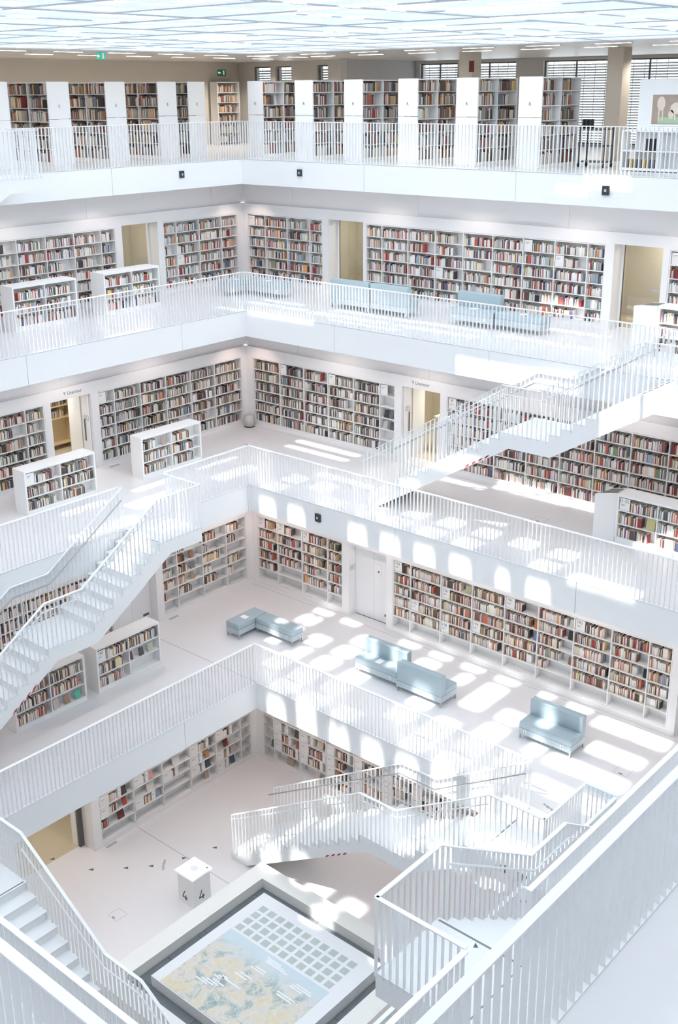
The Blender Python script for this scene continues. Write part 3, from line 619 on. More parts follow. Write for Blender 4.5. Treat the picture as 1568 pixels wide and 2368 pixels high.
# ------------------------------------------------------------------ staircases
def stair(label, axis, d, s_t, s_end, w_out, w_in, k, tread, marks=True):
    """rises in direction d along the axis to floor k; s_t: last riser, s_end: far end of the top platform; w: outer (edge) and inner coordinate"""
    z1 = Z[k]; z0 = Z[k-1]; rise = (z1-z0)/23; zl = z1-8*rise
    M = (lambda s, w, z: (s, w, z)) if axis == 'x' else (lambda s, w, z: (w, s, z))
    s_l1 = s_t-d*7*tread; s_l0 = s_l1-d*1.2; s_b = s_l0-d*14*tread
    tw = 1 if w_in > w_out else -1
    t = thing('staircase', label, 'staircase', M(s_b, (w_out+w_in)/2, z0))
    e = 0.03
    top = [(s_b, z0), (s_b, z0+rise-e)]
    for i in range(1, 15):
        s = s_b+d*i*tread; top += [(s, z0+i*rise-e), (s, z0+(i+1)*rise-e)]
    top += [(s_l1, zl-e)]
    for i in range(8):
        s = s_l1+d*i*tread; top += [(s, zl+(i)*rise-e), (s, zl+(i+1)*rise-e)]
    th = 0.34; sl = rise/tread
    a2 = s_l1+d*0.05; b2 = a2+d*(8*rise)/sl
    a1 = s_l0-d*(-0.2); b1 = a1-d*((zl-th-z0)/sl)
    bot = [(s_end, z1-e), (s_end, z1-th), (b2, z1-th), (a2, zl-th), (a1, zl-th), (b1, z0)]
    pts = []
    for p in top+bot:
        if not pts or (abs(p[0]-pts[-1][0])+abs(p[1]-pts[-1][1])) > 1e-4: pts.append(p)
    wo = w_out+tw*0.012
    part('stair_body', MB().prism(pts, lambda a, w, b: M(a, w, b), wo, w_in), FASC, t)
    def bx(sa, sb, wa, wb, za, zb):
        p, q = M(sa, wa, za), M(sb, wb, zb); return Bx(min(p[0], q[0]), max(p[0], q[0]), min(p[1], q[1]), max(p[1], q[1]), min(p[2], q[2]), max(p[2], q[2]))
    wi = w_in-tw*0.012
    for i in range(1, 23):
        if i <= 14: s = s_b+d*(i-1)*tread; z = z0+i*rise
        elif i == 15: continue
        else: s = s_l1+d*(i-16)*tread; z = zl+(i-15)*rise
        part('tread', bx(s-d*0.018, s+d*tread, wo+tw*0.002, wi, z-e, z), STEP, t)
    part('landing', bx(s_l0-d*0.018, s_l1, wo+tw*0.002, wi, zl-e, zl), STEP, t)
    part('top_platform', bx(s_t-d*0.018, s_end, wo+tw*0.002, wi, z1-e, z1), STEP, t)
    part('nosing_strip', bx(s_t+d*0.015, s_t+d*0.045, wo+tw*0.03, wi-tw*0.03, z1, z1+0.002), mat('nosing_grey', (140, 140, 142), 0.6), t)
    # railings: inner side with platform return, outer side with handrail
    def rz(s):
        q = (s-s_b)*d; L = abs(s_t-s_b)
        pl = [(0, z0+rise), (abs(s_l0-s_b), zl), (abs(s_l1-s_b)-0.25, zl), (L, z1), (L+9, z1)]
        for (a, za), (b, zb) in zip(pl[:-1], pl[1:]):
            if q <= b: return za+(zb-za)*max(0, (q-a))/(b-a) if b > a else zb
        return z1
    def tz(s):
        q = (s-s_b)*d+1e-6
        if q < abs(s_l0-s_b): return z0+(int(q/tread)+1)*rise
        if q < abs(s_l1-s_b): return zl
        if q < abs(s_t-s_b): return zl+(int((q-abs(s_l1-s_b))/tread)+1)*rise
        return z1
    def ribbon(pts, w, hw, hh):
        """flat bar following (s, z) points"""
        mb = MB(); b = 0
        for s, z in pts: mb.v += [M(s, w-hw, z-hh), M(s, w+hw, z-hh), M(s, w+hw, z), M(s, w-hw, z)]
        n = len(pts)
        for i in range(n-1):
            for j in range(4): mb.f.append((i*4+j, i*4+(j+1) % 4, (i+1)*4+(j+1) % 4, (i+1)*4+j))
        mb.f += [(0, 1, 2, 3), tuple(4*(n-1)+j for j in (3, 2, 1, 0))]
        return mb
    me = bar_mesh(axis)
    kn = [s_b+d*0.06, s_l0, s_l1-d*0.25, s_t]
    for side, w, last in (('inner', w_in-tw*0.006, s_end), ('outer', w_out+tw*0.045, s_t)):
        line = [(s, rz(s)+HR) for s in kn]+([(last, z1+HR)] if side == 'inner' else [])
        part('top_rail', ribbon(line, w, 0.03, 0.016), RAILM, t)
        ss = s_b+d*0.06; L = abs(last-ss); n = round(L/0.116)
        for i in range(n+1):
            s = ss+d*L*i/n; zb = tz(s)-0.05 if side == 'inner' else tz(s)
            link('baluster', me, t, M(s, w, zb), (1, 1, rz(s)+HR-0.01-zb))
        hw = w-tw*0.07 if side == 'inner' else w+tw*0.07
        hl = [(s, rz(s)+HR-0.23) for s in kn]; hl[0] = (hl[0][0]-d*0.12, hl[0][1]-0.0); hl[-1] = (s_t-d*0.08, rz(s_t-d*0.08)+HR-0.23)
        part('handrail', MB().tube([M(s, hw, z) for s, z in hl], 0.017), CHROME if side == 'outer' else RAILM, t)
    # platform end railing
    a, b = w_out, w_in; n = round(abs(b-a)/PITCH)
    p, q = M(s_end, min(a, b), z1+HR-0.016), M(s_end, max(a, b), z1+HR)
    hwv = 0.03
    part('top_rail', (Bx(p[0]-hwv, p[0]+hwv, p[1], q[1], p[2], q[2]) if axis == 'x' else Bx(p[0], q[0], p[1]-hwv, p[1]+hwv, p[2], q[2])), RAILM, t)
    me2 = bar_mesh('y' if axis == 'x' else 'x')
    for i in range(1, n):
        w = a+(b-a)*i/n; link('baluster', me2, t, M(s_end-d*0.01, w, z1-0.05), (1, 1, HR+0.03))
    if marks:
        zm = z0+1.55
        for i in range(4):
            s = b1+d*((zm-z0)/sl+i*0.17); z = z0+(s-b1)*d*sl
            mb = MB(); w_ = w_in+tw*0.003
            mb.prism([(s, z+0.004), (s+d*0.085, z+0.085*sl+0.004), (s+d*0.13, z+0.085*sl+0.075), (s+d*0.045, z+0.075)], lambda a, w, b: M(a, w, b), w_in, w_)
            part('hazard_mark', mb, RED, t)
    return t
stair('white staircase rising right across the far side, up to the upper sofa floor', 'x', 1, 2.93, 4.15, VOID[4][3], 8.05, 4, 0.28)
stair('central white staircase rising right from the ground floor to the sofa floor', 'x', 1, 2.73, 3.91, VOID[2][3], 3.57, 2, 0.29)
stair('white staircase on the left side descending to the bottom left from the middle floor', 'y', 1, 3.08, 4.36, VOID[3][0], -5.96, 3, 0.277)
stair('white staircase at lower right descending away behind the landing with arrows', 'y', -1, -2.71, -3.92, VOID[3][1], 5.99, 3, 0.275)
stair('grey-stepped staircase in the bottom left corner, leading down to the ground floor', 'x', -1, -3.1, -4.35, VOID[2][2], -2.87, 2, 0.29)
stair('stair end at the top left picture edge, reaching the top gallery', 'y', 1, 2.9, 4.12, VOID[5][0], -10.7, 5, 0.28, marks=False)

# ------------------------------------------------------------------ ceiling: luminous panels with clear openings, metal ceiling around
HOLES = []; PANES = []
for kx in range(-7, 2):
    for j in range(-10, 4):
        rr = random.random()
        x = -0.22+kx; y = -0.62+0.76*j
        if rr < 0.24 or (kx <= -6 and j <= -4 and rr < 0.8) or (j < -6 and rr < 0.66): continue
        if rr < 0.44: HOLES += [(x-0.25, x-0.06, y, y+0.5), (x+0.06, x+0.25, y, y+0.5)] if random.random() < .5 else [(x-0.02, x+0.25, y, y+0.5)]
        else: HOLES.append((x-0.25, x+0.25, y, y+(0.76 if j < 0 and random.random() < 0.3 else 0.5)))
HOLES += [(1.75, 2.55, 3.3, 4.3), (2.7, 3.5, 3.35, 4.4), (3.62, 4.4, 4.75, 5.4), (3.7, 4.3, 3.5, 3.9)]
for y, xa, xb in ((-0.18, 1.35, 3.05), (-1.22, 1.75, 2.95), (-2.2, 1.3, 3.05), (-3.2, 1.4, 3.0), (-4.3, 1.3, 2.6), (0.8, 1.5, 3.0), (-5.4, 1.4, 3.1)): HOLES.append((xa, xb, y, y+0.42))
for y, w, xa, xb in ((2.55, .2, -7.0, -5.2), (3.84, .16, -9.4, -7.2), (4.36, .18, -9.5, -7.2), (2.5, .22, -3.4, -1.2), (4.3, .2, -5.4, -3.0), (5.0, .3, -2.85, 0.45), (4.62, .26, -2.85, 0.45), (5.3, .22, -10.9, -9.9), (5.45, .12, -9.8, -7.4), (5.9, .2, -7.2, -5.0), (6.4, .25, -10.8, -8.6), (6.95, .2, -10.7, -9.2), (6.3, .3, -8.4, -5.8), (7.0, .22, -8.0, -5.2),
                    (6.4, .25, -5.4, -3.0), (7.1, .2, -5.3, -3.2), (6.9, .3, -2.7, -.2), (9.5, .2, -2.9, -1.7), (9.9, .14, -1.6, -.8), (10.0, .25, -.9, .3), (9.4, .2, 0.9, 2.4), (10.3, .2, -6.5, -4.0), (7.6, .3, 0.6, 2.6), (6.2, .3, 0.6, 2.8), (8.4, .25, -2.6, -.5)):
    HOLES.append((xa, xb, y, y+w))
for xa, xb, ya, yb in ((-10.0, -9.65, -1.4, -0.1), (-10.15, -9.7, 0.8, 2.2), (-9.95, -9.6, -3.6, -2.4), (-9.1, -8.7, -2.2, -0.6), (-9.0, -8.6, 0.6, 1.9), (-8.4, -8.0, -4.4, -2.6), (3.7, 4.0, -6, -4.4), (4.6, 4.9, -3, -1.4), (6.0, 6.4, -6.5, -5), (7.4, 7.7, -4, -2.5), (5.5, 5.8, 1, 2.6), (8.6, 9.0, -7.5, -6)): HOLES.append((xa, xb, ya, yb))
def clash(r, L, g=0.06): return any(r[0] < h[1]+g and r[1] > h[0]-g and r[2] < h[3]+g and r[3] > h[2]-g for h in L)
# clear glazed panes in the outer parts of the ceiling, long way alternating from field to field
XB = [-12.3]+[-9.72+3*i for i in range(8)]; XB = [-12.3, -9.72, -6.72, -3.72, -0.72, 2.28, 5.28, 8.28, 12.3]
YB = [-12.3, -9.2, -6.1, -3.0, 0.1, 3.2, 6.3, 9.5, 12.9]
for i in range(8):
    for j in range(8):
        along = (i+j) % 2
        for q in range(8):
            if along: w, h = random.uniform(1.2, 2.3), random.uniform(0.2, 0.4)
            else: w, h = random.uniform(0.2, 0.4), random.uniform(1.1, 2.1)
            x = random.uniform(XB[i]+0.12, max(XB[i]+0.13, XB[i+1]-0.12-w)); y = random.uniform(YB[j]+0.12, max(YB[j]+0.13, YB[j+1]-0.12-h)); r = (x, x+w, y, y+h)
            if x+w > XB[i+1]-0.1 or y+h > YB[j+1]-0.1: continue
            if not clash(r, HOLES) and not clash(r, PANES): PANES.append(r)
ceil_ = struct('ceiling', sheet((-OUT, OUT), (-OUT, OUT), [(-12.3, 12.3, -12.3, 12.9)], lambda u, v, d: (u, v, d), CEIL, CEIL+0.3), METALC)
for i in range(8):
    for j in range(8):
        g = 0.012; us = (XB[i]+g, XB[i+1]-g); vs = (YB[j]+g, YB[j+1]-g)
        part('ceiling_panel', sheet(us, vs, HOLES+PANES, lambda u, v, d: (u, v, d), CEIL+0.02, CEIL+0.05), PANEL, ceil_)
for r in PANES: part('clear_pane', Bx(r[0], r[1], r[2], r[3], CEIL+0.03, CEIL+0.045), PANE, ceil_)
for a in XB[1:-1]: part('ceiling_bar', Bx(a-0.03, a+0.03, -12.3, 12.9, CEIL+0.0, CEIL+0.018), SEAM, ceil_)
for a in YB[1:-1]: part('ceiling_bar', Bx(-12.3, 12.3, a-0.03, a+0.03, CEIL+0.0, CEIL+0.0175), SEAM, ceil_)
# narrow seams inside each field
for i in range(8):
    for j in range(8):
        if (i+j) % 2:
            for q in (1,): y = YB[j]+(YB[j+1]-YB[j])*q/2; part('ceiling_bar', Bx(XB[i]+.04, XB[i+1]-.04, y-0.01, y+0.01, CEIL+0.004, CEIL+0.019), SEAM, ceil_)
        else:
            for q in (1,): x = XB[i]+(XB[i+1]-XB[i])*q/2; part('ceiling_bar', Bx(x-0.01, x+0.01, YB[j]+.04, YB[j+1]-.04, CEIL+0.004, CEIL+0.019), SEAM, ceil_)
# slot lamps in the metal ceiling
def slot(x0, x1, y0, y1, label):
    t = thing('ceiling_light', label, 'lamp', ((x0+x1)/2, (y0+y1)/2, CEIL), 'slot lamps of the top gallery ceiling')
    part('trim', Bx(x0-0.03, x1+0.03, y0-0.03, y1+0.03, CEIL-0.012, CEIL-0.001), RAILM, t); part('diffuser', Bx(x0, x1, y0, y1, CEIL-0.018, CEIL-0.0125), SLOT, t)
for row, x in ((0, -13.2), (1, -15.2)):
    for i in range(8):
        y = 3.1+1.75*i+(0.5 if row else 0); slot(x-0.05, x+0.05, y, y+0.85, 'slim warm slot lamp over the left gallery, %s row, %s from picture left' % (('inner', 'middle', 'outer')[row], ordw(i+1)))
for row, y in ((0, 13.7), (1, 15.7)):
    for i in range(9):
        x = -13.0+1.9*i+(0.5 if row else 0); slot(x, x+0.9, y-0.05, y+0.05, 'slim warm slot lamp over the far gallery, %s row, %s from picture left' % (('inner', 'middle', 'outer')[row], ordw(i+1)))

# ------------------------------------------------------------------ top gallery: outer walls, windows, columns
XL = -19.7; YA = 19.5; YF = 23.8; z5 = Z[5]
struct('wall_left', Bx(XL-0.4, XL, -OUT, YA+0.4, z5, CEIL), BEIGEW)
wa = struct('wall_far', sheet((XL, -14.6), (z5, CEIL), [(-18.9, -18.0, z5+0.1, z5+2.72), (-17.75, -16.95, z5+0.1, z5+2.72), (-15.72, -15.2, z5+0.1, z5+2.72)], lambda u, v, d: (u, YA+d, v), 0, 0.35), GREYW)
struct('wall_side', Bx(-15.0, -14.6, YA+0.36, YF, z5, CEIL), mat('grey_partition', (186, 183, 182), 0.7))
WX = [(-14.4, -12.7), (-12.55, -10.2), (-9.1, -6.65), (-6.5, -3.9)]
struct('wall_far', sheet((-14.6, OUT), (z5, CEIL), [(a, b, z5+0.08, z5+2.78) for a, b in WX], lambda u, v, d: (u, YF+d, v), 0, 0.35), GREYW)
struct('wall_near', Bx(-OUT, OUT, -OUT, -OUT+0.3, z5, CEIL), WHITE); struct('wall_right', Bx(OUT-0.3, OUT, -OUT, OUT, z5, CEIL), WHITE)
def window(n, x0, x1, y, z0, z1, label, mull=1):
    f = 0.045; r = link('window_%d' % n, None); r.location = ((x0+x1)/2, y+0.15, z0); r['kind'] = 'structure'
    part('window_frame', sheet((x0, x1), (z0, z1), [(x0+f+(x1-x0-f)*i/mull, x0+(x1-x0-f)*(i+1)/mull, z0+f, z1-f) for i in range(mull)], lambda u, v, d: (u, y+d, v), 0.10, 0.16), FRAME, r)
    for i in range(mull):
        a, b = x0+f+(x1-x0-f)*i/mull, x0+(x1-x0-f)*(i+1)/mull
        part('pane', Bx(a, b, y+0.125, y+0.132, z0+f, z1-f), GLASS, r)
    mb = MB(); nsl = int((z1-z0-0.15)/0.085)
    for i in range(nsl):
        z = z0+0.06+i*0.085
        b = len(mb.v); mb.v += [(x0+0.02, y+0.26, z+0.045), (x1-0.02, y+0.26, z+0.045), (x1-0.02, y+0.30, z), (x0+0.02, y+0.30, z)]; mb.v += [(p[0], p[1], p[2]+0.006) for p in mb.v[b:b+4]]
        mb.f += [tuple(b+k for k in q) for q in ((0, 3, 2, 1), (4, 5, 6, 7), (0, 1, 5, 4), (1, 2, 6, 5), (2, 3, 7, 6), (3, 0, 4, 7))]
    for xx in [x0+0.25+0.4*i for i in range(int((x1-x0-0.3)/0.4)+1)]: mb.box(xx, xx+0.02, y+0.255, y+0.262, z0, z1)
    bl = part('blind_slats', mb, BLIND, r); bl['kind'] = 'stuff'
window(1, -18.9, -18.0, YA, z5+0.1, z5+2.72, ''); window(2, -17.75, -16.95, YA, z5+0.1, z5+2.72, ''); window(3, -15.72, -15.2, YA, z5+0.1, z5+2.72, '')
for i, (a, b) in enumerate(WX): window(4+i, a, b, YF, z5+0.08, z5+2.78, '', 2)
for x, w in ((-7.48, 0.46), (-2.69, 0.46), (2.1, 0.46)):
    struct('column', Bx(x-w/2, x+w/2, 16.8, 16.8+w, z5, CEIL), BEIGEW)

def tall_case(x0, x1, y0, y1, side, label, pal, letter, desc, end):
    """double-sided tall case; end panel towards the void, books on the side facing the camera"""
    t = thing('tall_bookcase', label, 'bookcase', ((x0+x1)/2, (y0+y1)/2, z5), 'tall cases of the top gallery'); H = z5+2.14; rh = 0.345; zb = z5+0.10
    if side == '+x': U = Vector((0, 1, 0)); N = Vector((1, 0, 0)); u0, u1 = y0, y1; fn = lambda u, v, d: (x1-d, u, v); D = x1-x0; org = (x1, 0, 0)
    else: U = Vector((1, 0, 0)); N = Vector((0, -1, 0)); u0, u1 = x0, x1; fn = lambda u, v, d: (u, y0+d, v); D = y1-y0; org = (0, y0, 0)
    part('top_board', sheet((u0, u1), (H-0.03, H), [], fn, 0, D), SHELF, t); part('plinth', sheet((u0, u1), (z5, zb), [], fn, 0.02, D-0.02), SHELF, t)
    e0, e1 = (u0, u0+0.03), (u1-0.03, u1)
    near, far = (e0, e1) if end == 'low' else (e1, e0)
    part('side_panel', sheet(far, (zb, H-0.03), [], fn, 0, D), SHELF, t)
    g = near[0] if end == 'low' else near[1]; gg = (g-0.012, near[1]) if end == 'low' else (near[0], g+0.012)
    part('end_panel', sheet(gg, (z5+0.03, z5+1.20), [], fn, -0.01, D+0.01), SHELF, t); part('end_panel', sheet(gg, (z5+1.212, H+0.01), [], fn, -0.01, D+0.01), SHELF, t)
    part('middle_panel', sheet((u0+0.03, u1-0.03), (zb, H-0.03), [], fn, D/2-0.01, D/2+0.01), SHELF, t)
    um = (u0+u1)/2; part('divider', sheet((um-0.012, um+0.012), (zb, H-0.03), [], fn, 0.004, D/2-0.011), SHELF, t)
    for a, b in ((u0+0.03, um-0.012), (um+0.012, u1-0.03)):
        for r in range(1, 6): part('shelf_board', sheet((a, b), (zb+rh*r-0.012, zb+rh*r+0.006), [], fn, 0.006, D/2-0.011), SHELF, t)
        for r in range(6):
            z = zb+rh*(5-r)+(0.008 if r < 5 else 0.001)
            fill(org, U, N, a, b, z, rh-0.03, 0.2, pal, random.uniform(0.6, 0.98), (r+1, 1, desc), hmin=0.62, hmax=0.93, tmin=0.016, tmax=0.05, front=0.03)
    if end == 'low' and side == '+x': Mx = frame_mat(((x0+x1)/2, y0-0.016, z5+1.52), (1, 0, 0), (0, 0, 1))
    else: Mx = frame_mat((x1+0.016, (y0+y1)/2, z5+1.52), (0, 1, 0), (0, 0, 1))
    text('lettering', letter, 0.12, GREYINK, Mx, t)
xr = [(-12.45, -11.87), (-10.55, -9.89), (-8.70, -8.07), (-6.82, -6.20), (-4.95, -4.31), (-3.09, -2.46)]
nm = ['leftmost', 'second', 'third', 'fourth', 'fifth', 'rightmost']
for (a, b), n in zip(xr, nm): tall_case(a, b, 12.8, 14.65, '+x', 'tall white double-sided bookcase, %s of the six along the far top gallery' % n, 'tall', 'R', 'the %s far tall case' % n, 'low')
yl = [(3.15, 3.82), (5.05, 5.43), (6.65, 7.33), (8.56, 9.23), (10.44, 11.12), (11.60, 12.25)]
yl[1] = (4.76, 5.43)
nm = ['partly hidden', 'leftmost', 'second', 'third', 'fourth', 'slim beige fifth']
for (a, b), n in list(zip(yl, nm))[1:]: tall_case(-15.6, -13.75, a, b, '-y', 'tall white double-sided bookcase, %s along the left top gallery' % n, 'tall', 'E', 'the %s left tall case' % n, 'high')
# wall case near the far left corner
def wall_case():
    t = thing('wall_bookcase', 'beige lit bookcase against the left wall of the top gallery, near the corner', 'bookcase', (-19.45, 18.5, z5))
    x1 = -19.22; y0, y1 = 17.95, 19.08; fn = lambda u, v, d: (x1-d, u, v); H = z5+2.2
    part('back_panel', sheet((y0, y1), (z5, H), [], fn, 0.36, 0.38), SHELF, t); part('top_board', sheet((y0, y1), (H-0.03, H), [], fn, 0, 0.36), SHELF, t)
    for a in ((y0, y0+0.03), (y1-0.03, y1)): part('side_panel', sheet(a, (z5, H-0.03), [], fn, 0, 0.36), SHELF, t)
    for r in range(6):
        part('shelf_board', sheet((y0+0.03, y1-0.03), (z5+0.08+0.35*r-0.012, z5+0.08+0.35*r+0.006), [], fn, 0.004, 0.36), SHELF, t)
        fill((x1, 0, 0), Vector((0, 1, 0)), Vector((1, 0, 0)), y0+0.03, y1-0.03, z5+0.09+0.35*r, 0.32, 0.2, 'tall', 0.85, (6-r, 1, 'the beige wall case'))
wall_case()
# picture unit at right
def picture_unit():
    t = thing('display_unit', 'white display wall with a low open shelf at the right edge of the top gallery', 'display', (1.2, 13.6, z5))
    x0, x1 = -0.42, 3.6; y = 13.45
    part('panel', Bx(x0, x1, y+0.35, y+0.43, z5, z5+2.06), SHELF, t); part('shelf_top', Bx(x0-0.18, x1, y-0.05, y+0.35, z5+0.90, z5+0.93), SHELF, t)
    part('shelf_middle', Bx(x0-0.18, x1, y-0.05, y+0.35, z5+0.45, z5+0.475), SHELF, t); part('shelf_bottom', Bx(x0-0.18, x1, y-0.05, y+0.35, z5+0.02, z5+0.08), SHELF, t)
    for x in (-0.60, 0.34, 1.28, 2.22, 3.5): part('divider', Bx(x, x+0.03, y-0.05, y+0.349, z5+0.08, z5+0.45), SHELF, t); part('divider', Bx(x, x+0.03, y-0.05, y+0.349, z5+0.475, z5+0.90), SHELF, t)
    for x, c, n in ((0.02, (70, 40, 46), 'black and red'), (0.14, (50, 50, 54), 'black'), (1.06, (66, 40, 44), 'dark')): BOOKS.append((Vector((x, y-0.02, 0)), Vector((1, 0, 0)), Vector((0, -1, 0)), 0.07, 0.27, 0.15, c, n, 0, (1, 1, 1, 'the low shelf under the framed picture'), z5+0.476))
    for i in range(7): BOOKS.append((Vector((-0.45+0.11*i, y-0.02, 0)), Vector((1, 0, 0)), Vector((0, -1, 0)), 0.05, 0.2, 0.15, *[((130, 126, 126), 'grey'), ((206, 170, 90), 'tan'), ((120, 118, 122), 'grey')][i % 3], 0, (i+1, 2, 1, 'the low shelf under the framed picture'), z5+0.081))
    p = thing('picture', 'framed colour picture of pale animals grazing, on the white display wall', 'picture', (0.6, y+0.33, z5+1.1))
    part('frame', sheet((-0.10, 1.35), (z5+1.02, z5+1.76), [(-0.06, 1.31, z5+1.06, z5+1.72)], lambda u, v, d: (u, y+d, v), 0.325, 0.348), SHELF, p)
    part('print', Bx(-0.06, 1.31, y+0.334, y+0.348, z5+1.06, z5+1.72), mat('print_brown', (176, 156, 142), 0.5, noise=0.18, nscale=5), p)
    part('print_grass', Bx(0.1, 1.3, y+0.331, y+0.3335, z5+1.08, z5+1.22), mat('print_green', (176, 200, 170), 0.5, noise=0.1, nscale=6), p)
    cr = mat('print_cream', (232, 218, 200), 0.5, noise=0.06, nscale=10)
    for x, z, a, b in ((0.16, 1.52, 0.10, 0.16), (0.56, 1.42, 0.17, 0.13), (0.98, 1.46, 0.22, 0.15), (0.42, 1.28, 0.07, 0.10), (0.80, 1.40, 0.08, 0.09)):
        part('print_animal', MB().prism([(x+a*math.cos(i*math.pi/10), z5+z+b*math.sin(i*math.pi/10)) for i in range(20)], lambda q, w, b_: (q, w, b_), y+0.327, y+0.3305), cr, p)
    for x, z0, z1 in ((0.10, 1.14, 1.45), (0.19, 1.14, 1.42), (0.50, 1.16, 1.36), (0.66, 1.15, 1.36), (0.86, 1.15, 1.38), (1.06, 1.14, 1.38), (1.16, 1.14, 1.38)):
        part('print_leg', Bx(x, x+0.035, y+0.3275, y+0.3304, z5+z0, z5+z1), cr, p)
picture_unit()
# book trolley
def trolley():
    t = thing('book_trolley', 'small dark book trolley beside the rightmost tall case of the top gallery', 'trolley', (-1.75, 14.3, z5))
    for x in (-2.12, -1.42):
        for y in (14.1, 14.5): part('post', Bx(x, x+0.03, y, y+0.03, z5+0.1, z5+0.98), FRAME, t); part('castor', MB().tube([(x+0.0, y+0.015, z5+0.05), (x+0.03, y+0.015, z5+0.05)], 0.05, 12), BLACK, t)
    for z in (0.12, 0.5, 0.9): part('shelf_board', Bx(-2.12, -1.39, 14.1, 14.53, z5+z, z5+z+0.03), FRAME, t)
    for i in range(3): BOOKS.append((Vector((-2.08+0.1*i, 14.14, 0)), Vector((1, 0, 0)), Vector((0, -1, 0)), 0.04, 0.22, 0.17, (60, 60, 64), 'black', 0, (i+1, 1, 1, 'the book trolley'), z5+0.931))
trolley()
# exit signs, alarm box
def exit_sign(M, label, gm, w=0.42, h=0.21):
    t = thing('exit_sign', label, 'sign', M.translation)
    def pl(x0, x1, y0, y1, d0, d1, name, mm):
        mb = Bx(x0, x1, y0, y1, d0, d1); mb.v = [tuple(M @ Vector(v)) for v in mb.v]; part(name, mb, mm, t)
    pl(-w/2, w/2, -h/2, h/2, -0.012, 0, 'sign_plate', gm)
    pl(-w*0.40, -w*0.12, -0.02, 0.02, 0, 0.003, 'arrow_shaft', SIGNW); 
    mb = MB().prism([(-w*0.46, 0), (-w*0.30, 0.06), (-w*0.30, -0.06)], lambda a, d, b: tuple(M @ Vector((a, b, d))), 0, 0.003); part('arrow_head', mb, SIGNW, t)
    pl(w*0.12, w*0.32, -h*0.36, h*0.36, 0, 0.003, 'door_symbol', SIGNW)
    mb = MB().prism([(w*0.0, -h*0.3), (w*0.06, -h*0.02), (w*0.16, h*0.1), (w*0.2, h*0.02), (w*0.12, -h*0.1), (w*0.18, -h*0.32), (w*0.12, -h*0.32), (w*0.07, -h*0.14), (w*0.04, -h*0.32)], lambda a, d, b: tuple(M @ Vector((a, b, d))), 0.003, 0.005); part('runner_symbol', mb, gm, t)
exit_sign(frame_mat((XL+0.02, 18.65, 18.36), (0, 1, 0), (0, 0, 1)), 'dark green exit sign with arrow on the left wall near the corner', GREEN)
exit_sign(frame_mat((-12.98, 7.9, 18.62), (0.755, 0.655, 0), (0, 0, 1)), 'pale green exit sign hanging under the left gallery ceiling', GREENP, 0.24, 0.18)
single('alarm_box', Bx(-7.32, -7.18, 16.74, 16.798, z5+2.35, z5+2.65), REDBOX, 'small dark red box high on the left of two columns', 'box')

# ------------------------------------------------------------------ fascia boxes
def fascia_box(p, n, label, w=0.15):
    t = thing('fascia_box', label, 'fixture', p); n = Vector(n); u = n.cross(Vector((0, 0, 1)))
    c = Vector(p)
    def slab(hw, hh, d0, d1, name, mm):
        q = [c+u*s*hw+n*d for s, d in ((-1, d0), (1, d0), (1, d1), (-1, d1))]; mb = MB(); mb.v = [(*x.xy, c.z-hh) for x in q]+[(*x.xy, c.z+hh) for x in q]
        mb.f = [(0, 1, 2, 3), (4, 5, 6, 7), (0, 1, 5, 4), (1, 2, 6, 5), (2, 3, 7, 6), (3, 0, 4, 7)]; part(name, mb, mm, t)
    slab(w*0.5, w*0.62, 0.0, 0.05, 'housing', DARK); slab(w*0.16, w*0.18, 0.05, 0.056, 'lens', BIN)
fascia_box((-11.978, 9.61, 15.53), (1, 0, 0), 'small dark box on the left fascia of the top gallery'); fascia_box((-9.62, 11.938, 15.53), (0, -1, 0), 'small dark box on the far top fascia, close to the corner')
fascia_box((-0.13, 11.938, 15.50), (0, -1, 0), 'small dark box on the far top fascia, towards the right edge', 0.17); fascia_box((-4.85, 7.218, 7.75), (0, -1, 0), 'small dark box on the fascia above the half-empty case', 0.16)

# ------------------------------------------------------------------ doorways
def room(name, axis, plane, a, b, f, h, depth, wallm, floorm, lamp, spread=0.7):
    """a small room behind a doorway: floor, side walls, back wall, ceiling"""
    fn = wall_fn(axis, plane); s = spread
    r = link(name, None); r.location = fn((a+b)/2, f, 0.5+depth/2); r['kind'] = 'structure'
    part('room_floor', sheet((a-s, b+s), (0.5, 0.5+depth), [], lambda u, v, d: fn(u, d, v), f+0.002, f+0.006), floorm, r)
    part('room_back', sheet((a-s, b+s), (f+0.006, f+h+0.3), [], fn, 0.5+depth, 0.55+depth), wallm, r)
    for q in ((a-s-0.05, a-s), (b+s, b+s+0.05)): part('room_side', sheet(q, (f+0.006, f+h+0.3), [], fn, 0.5, 0.5+depth), wallm, r)
    part('room_ceiling', sheet((a-s, b+s), (0.5, 0.5+depth), [], lambda u, v, d: fn(u, d, v), f+h+0.3, f+h+0.34), wallm, r)
    L = bpy.data.lights.new('room_lamp', 'AREA'); L.energy = lamp; L.size = 0.6; L.color = (1.0, 0.955, 0.87)
    lo = bpy.data.objects.new('room_lamp', L); COL.objects.link(lo); lo.location = fn((a+b)/2, f+h+0.25, 0.5+depth*0.5)
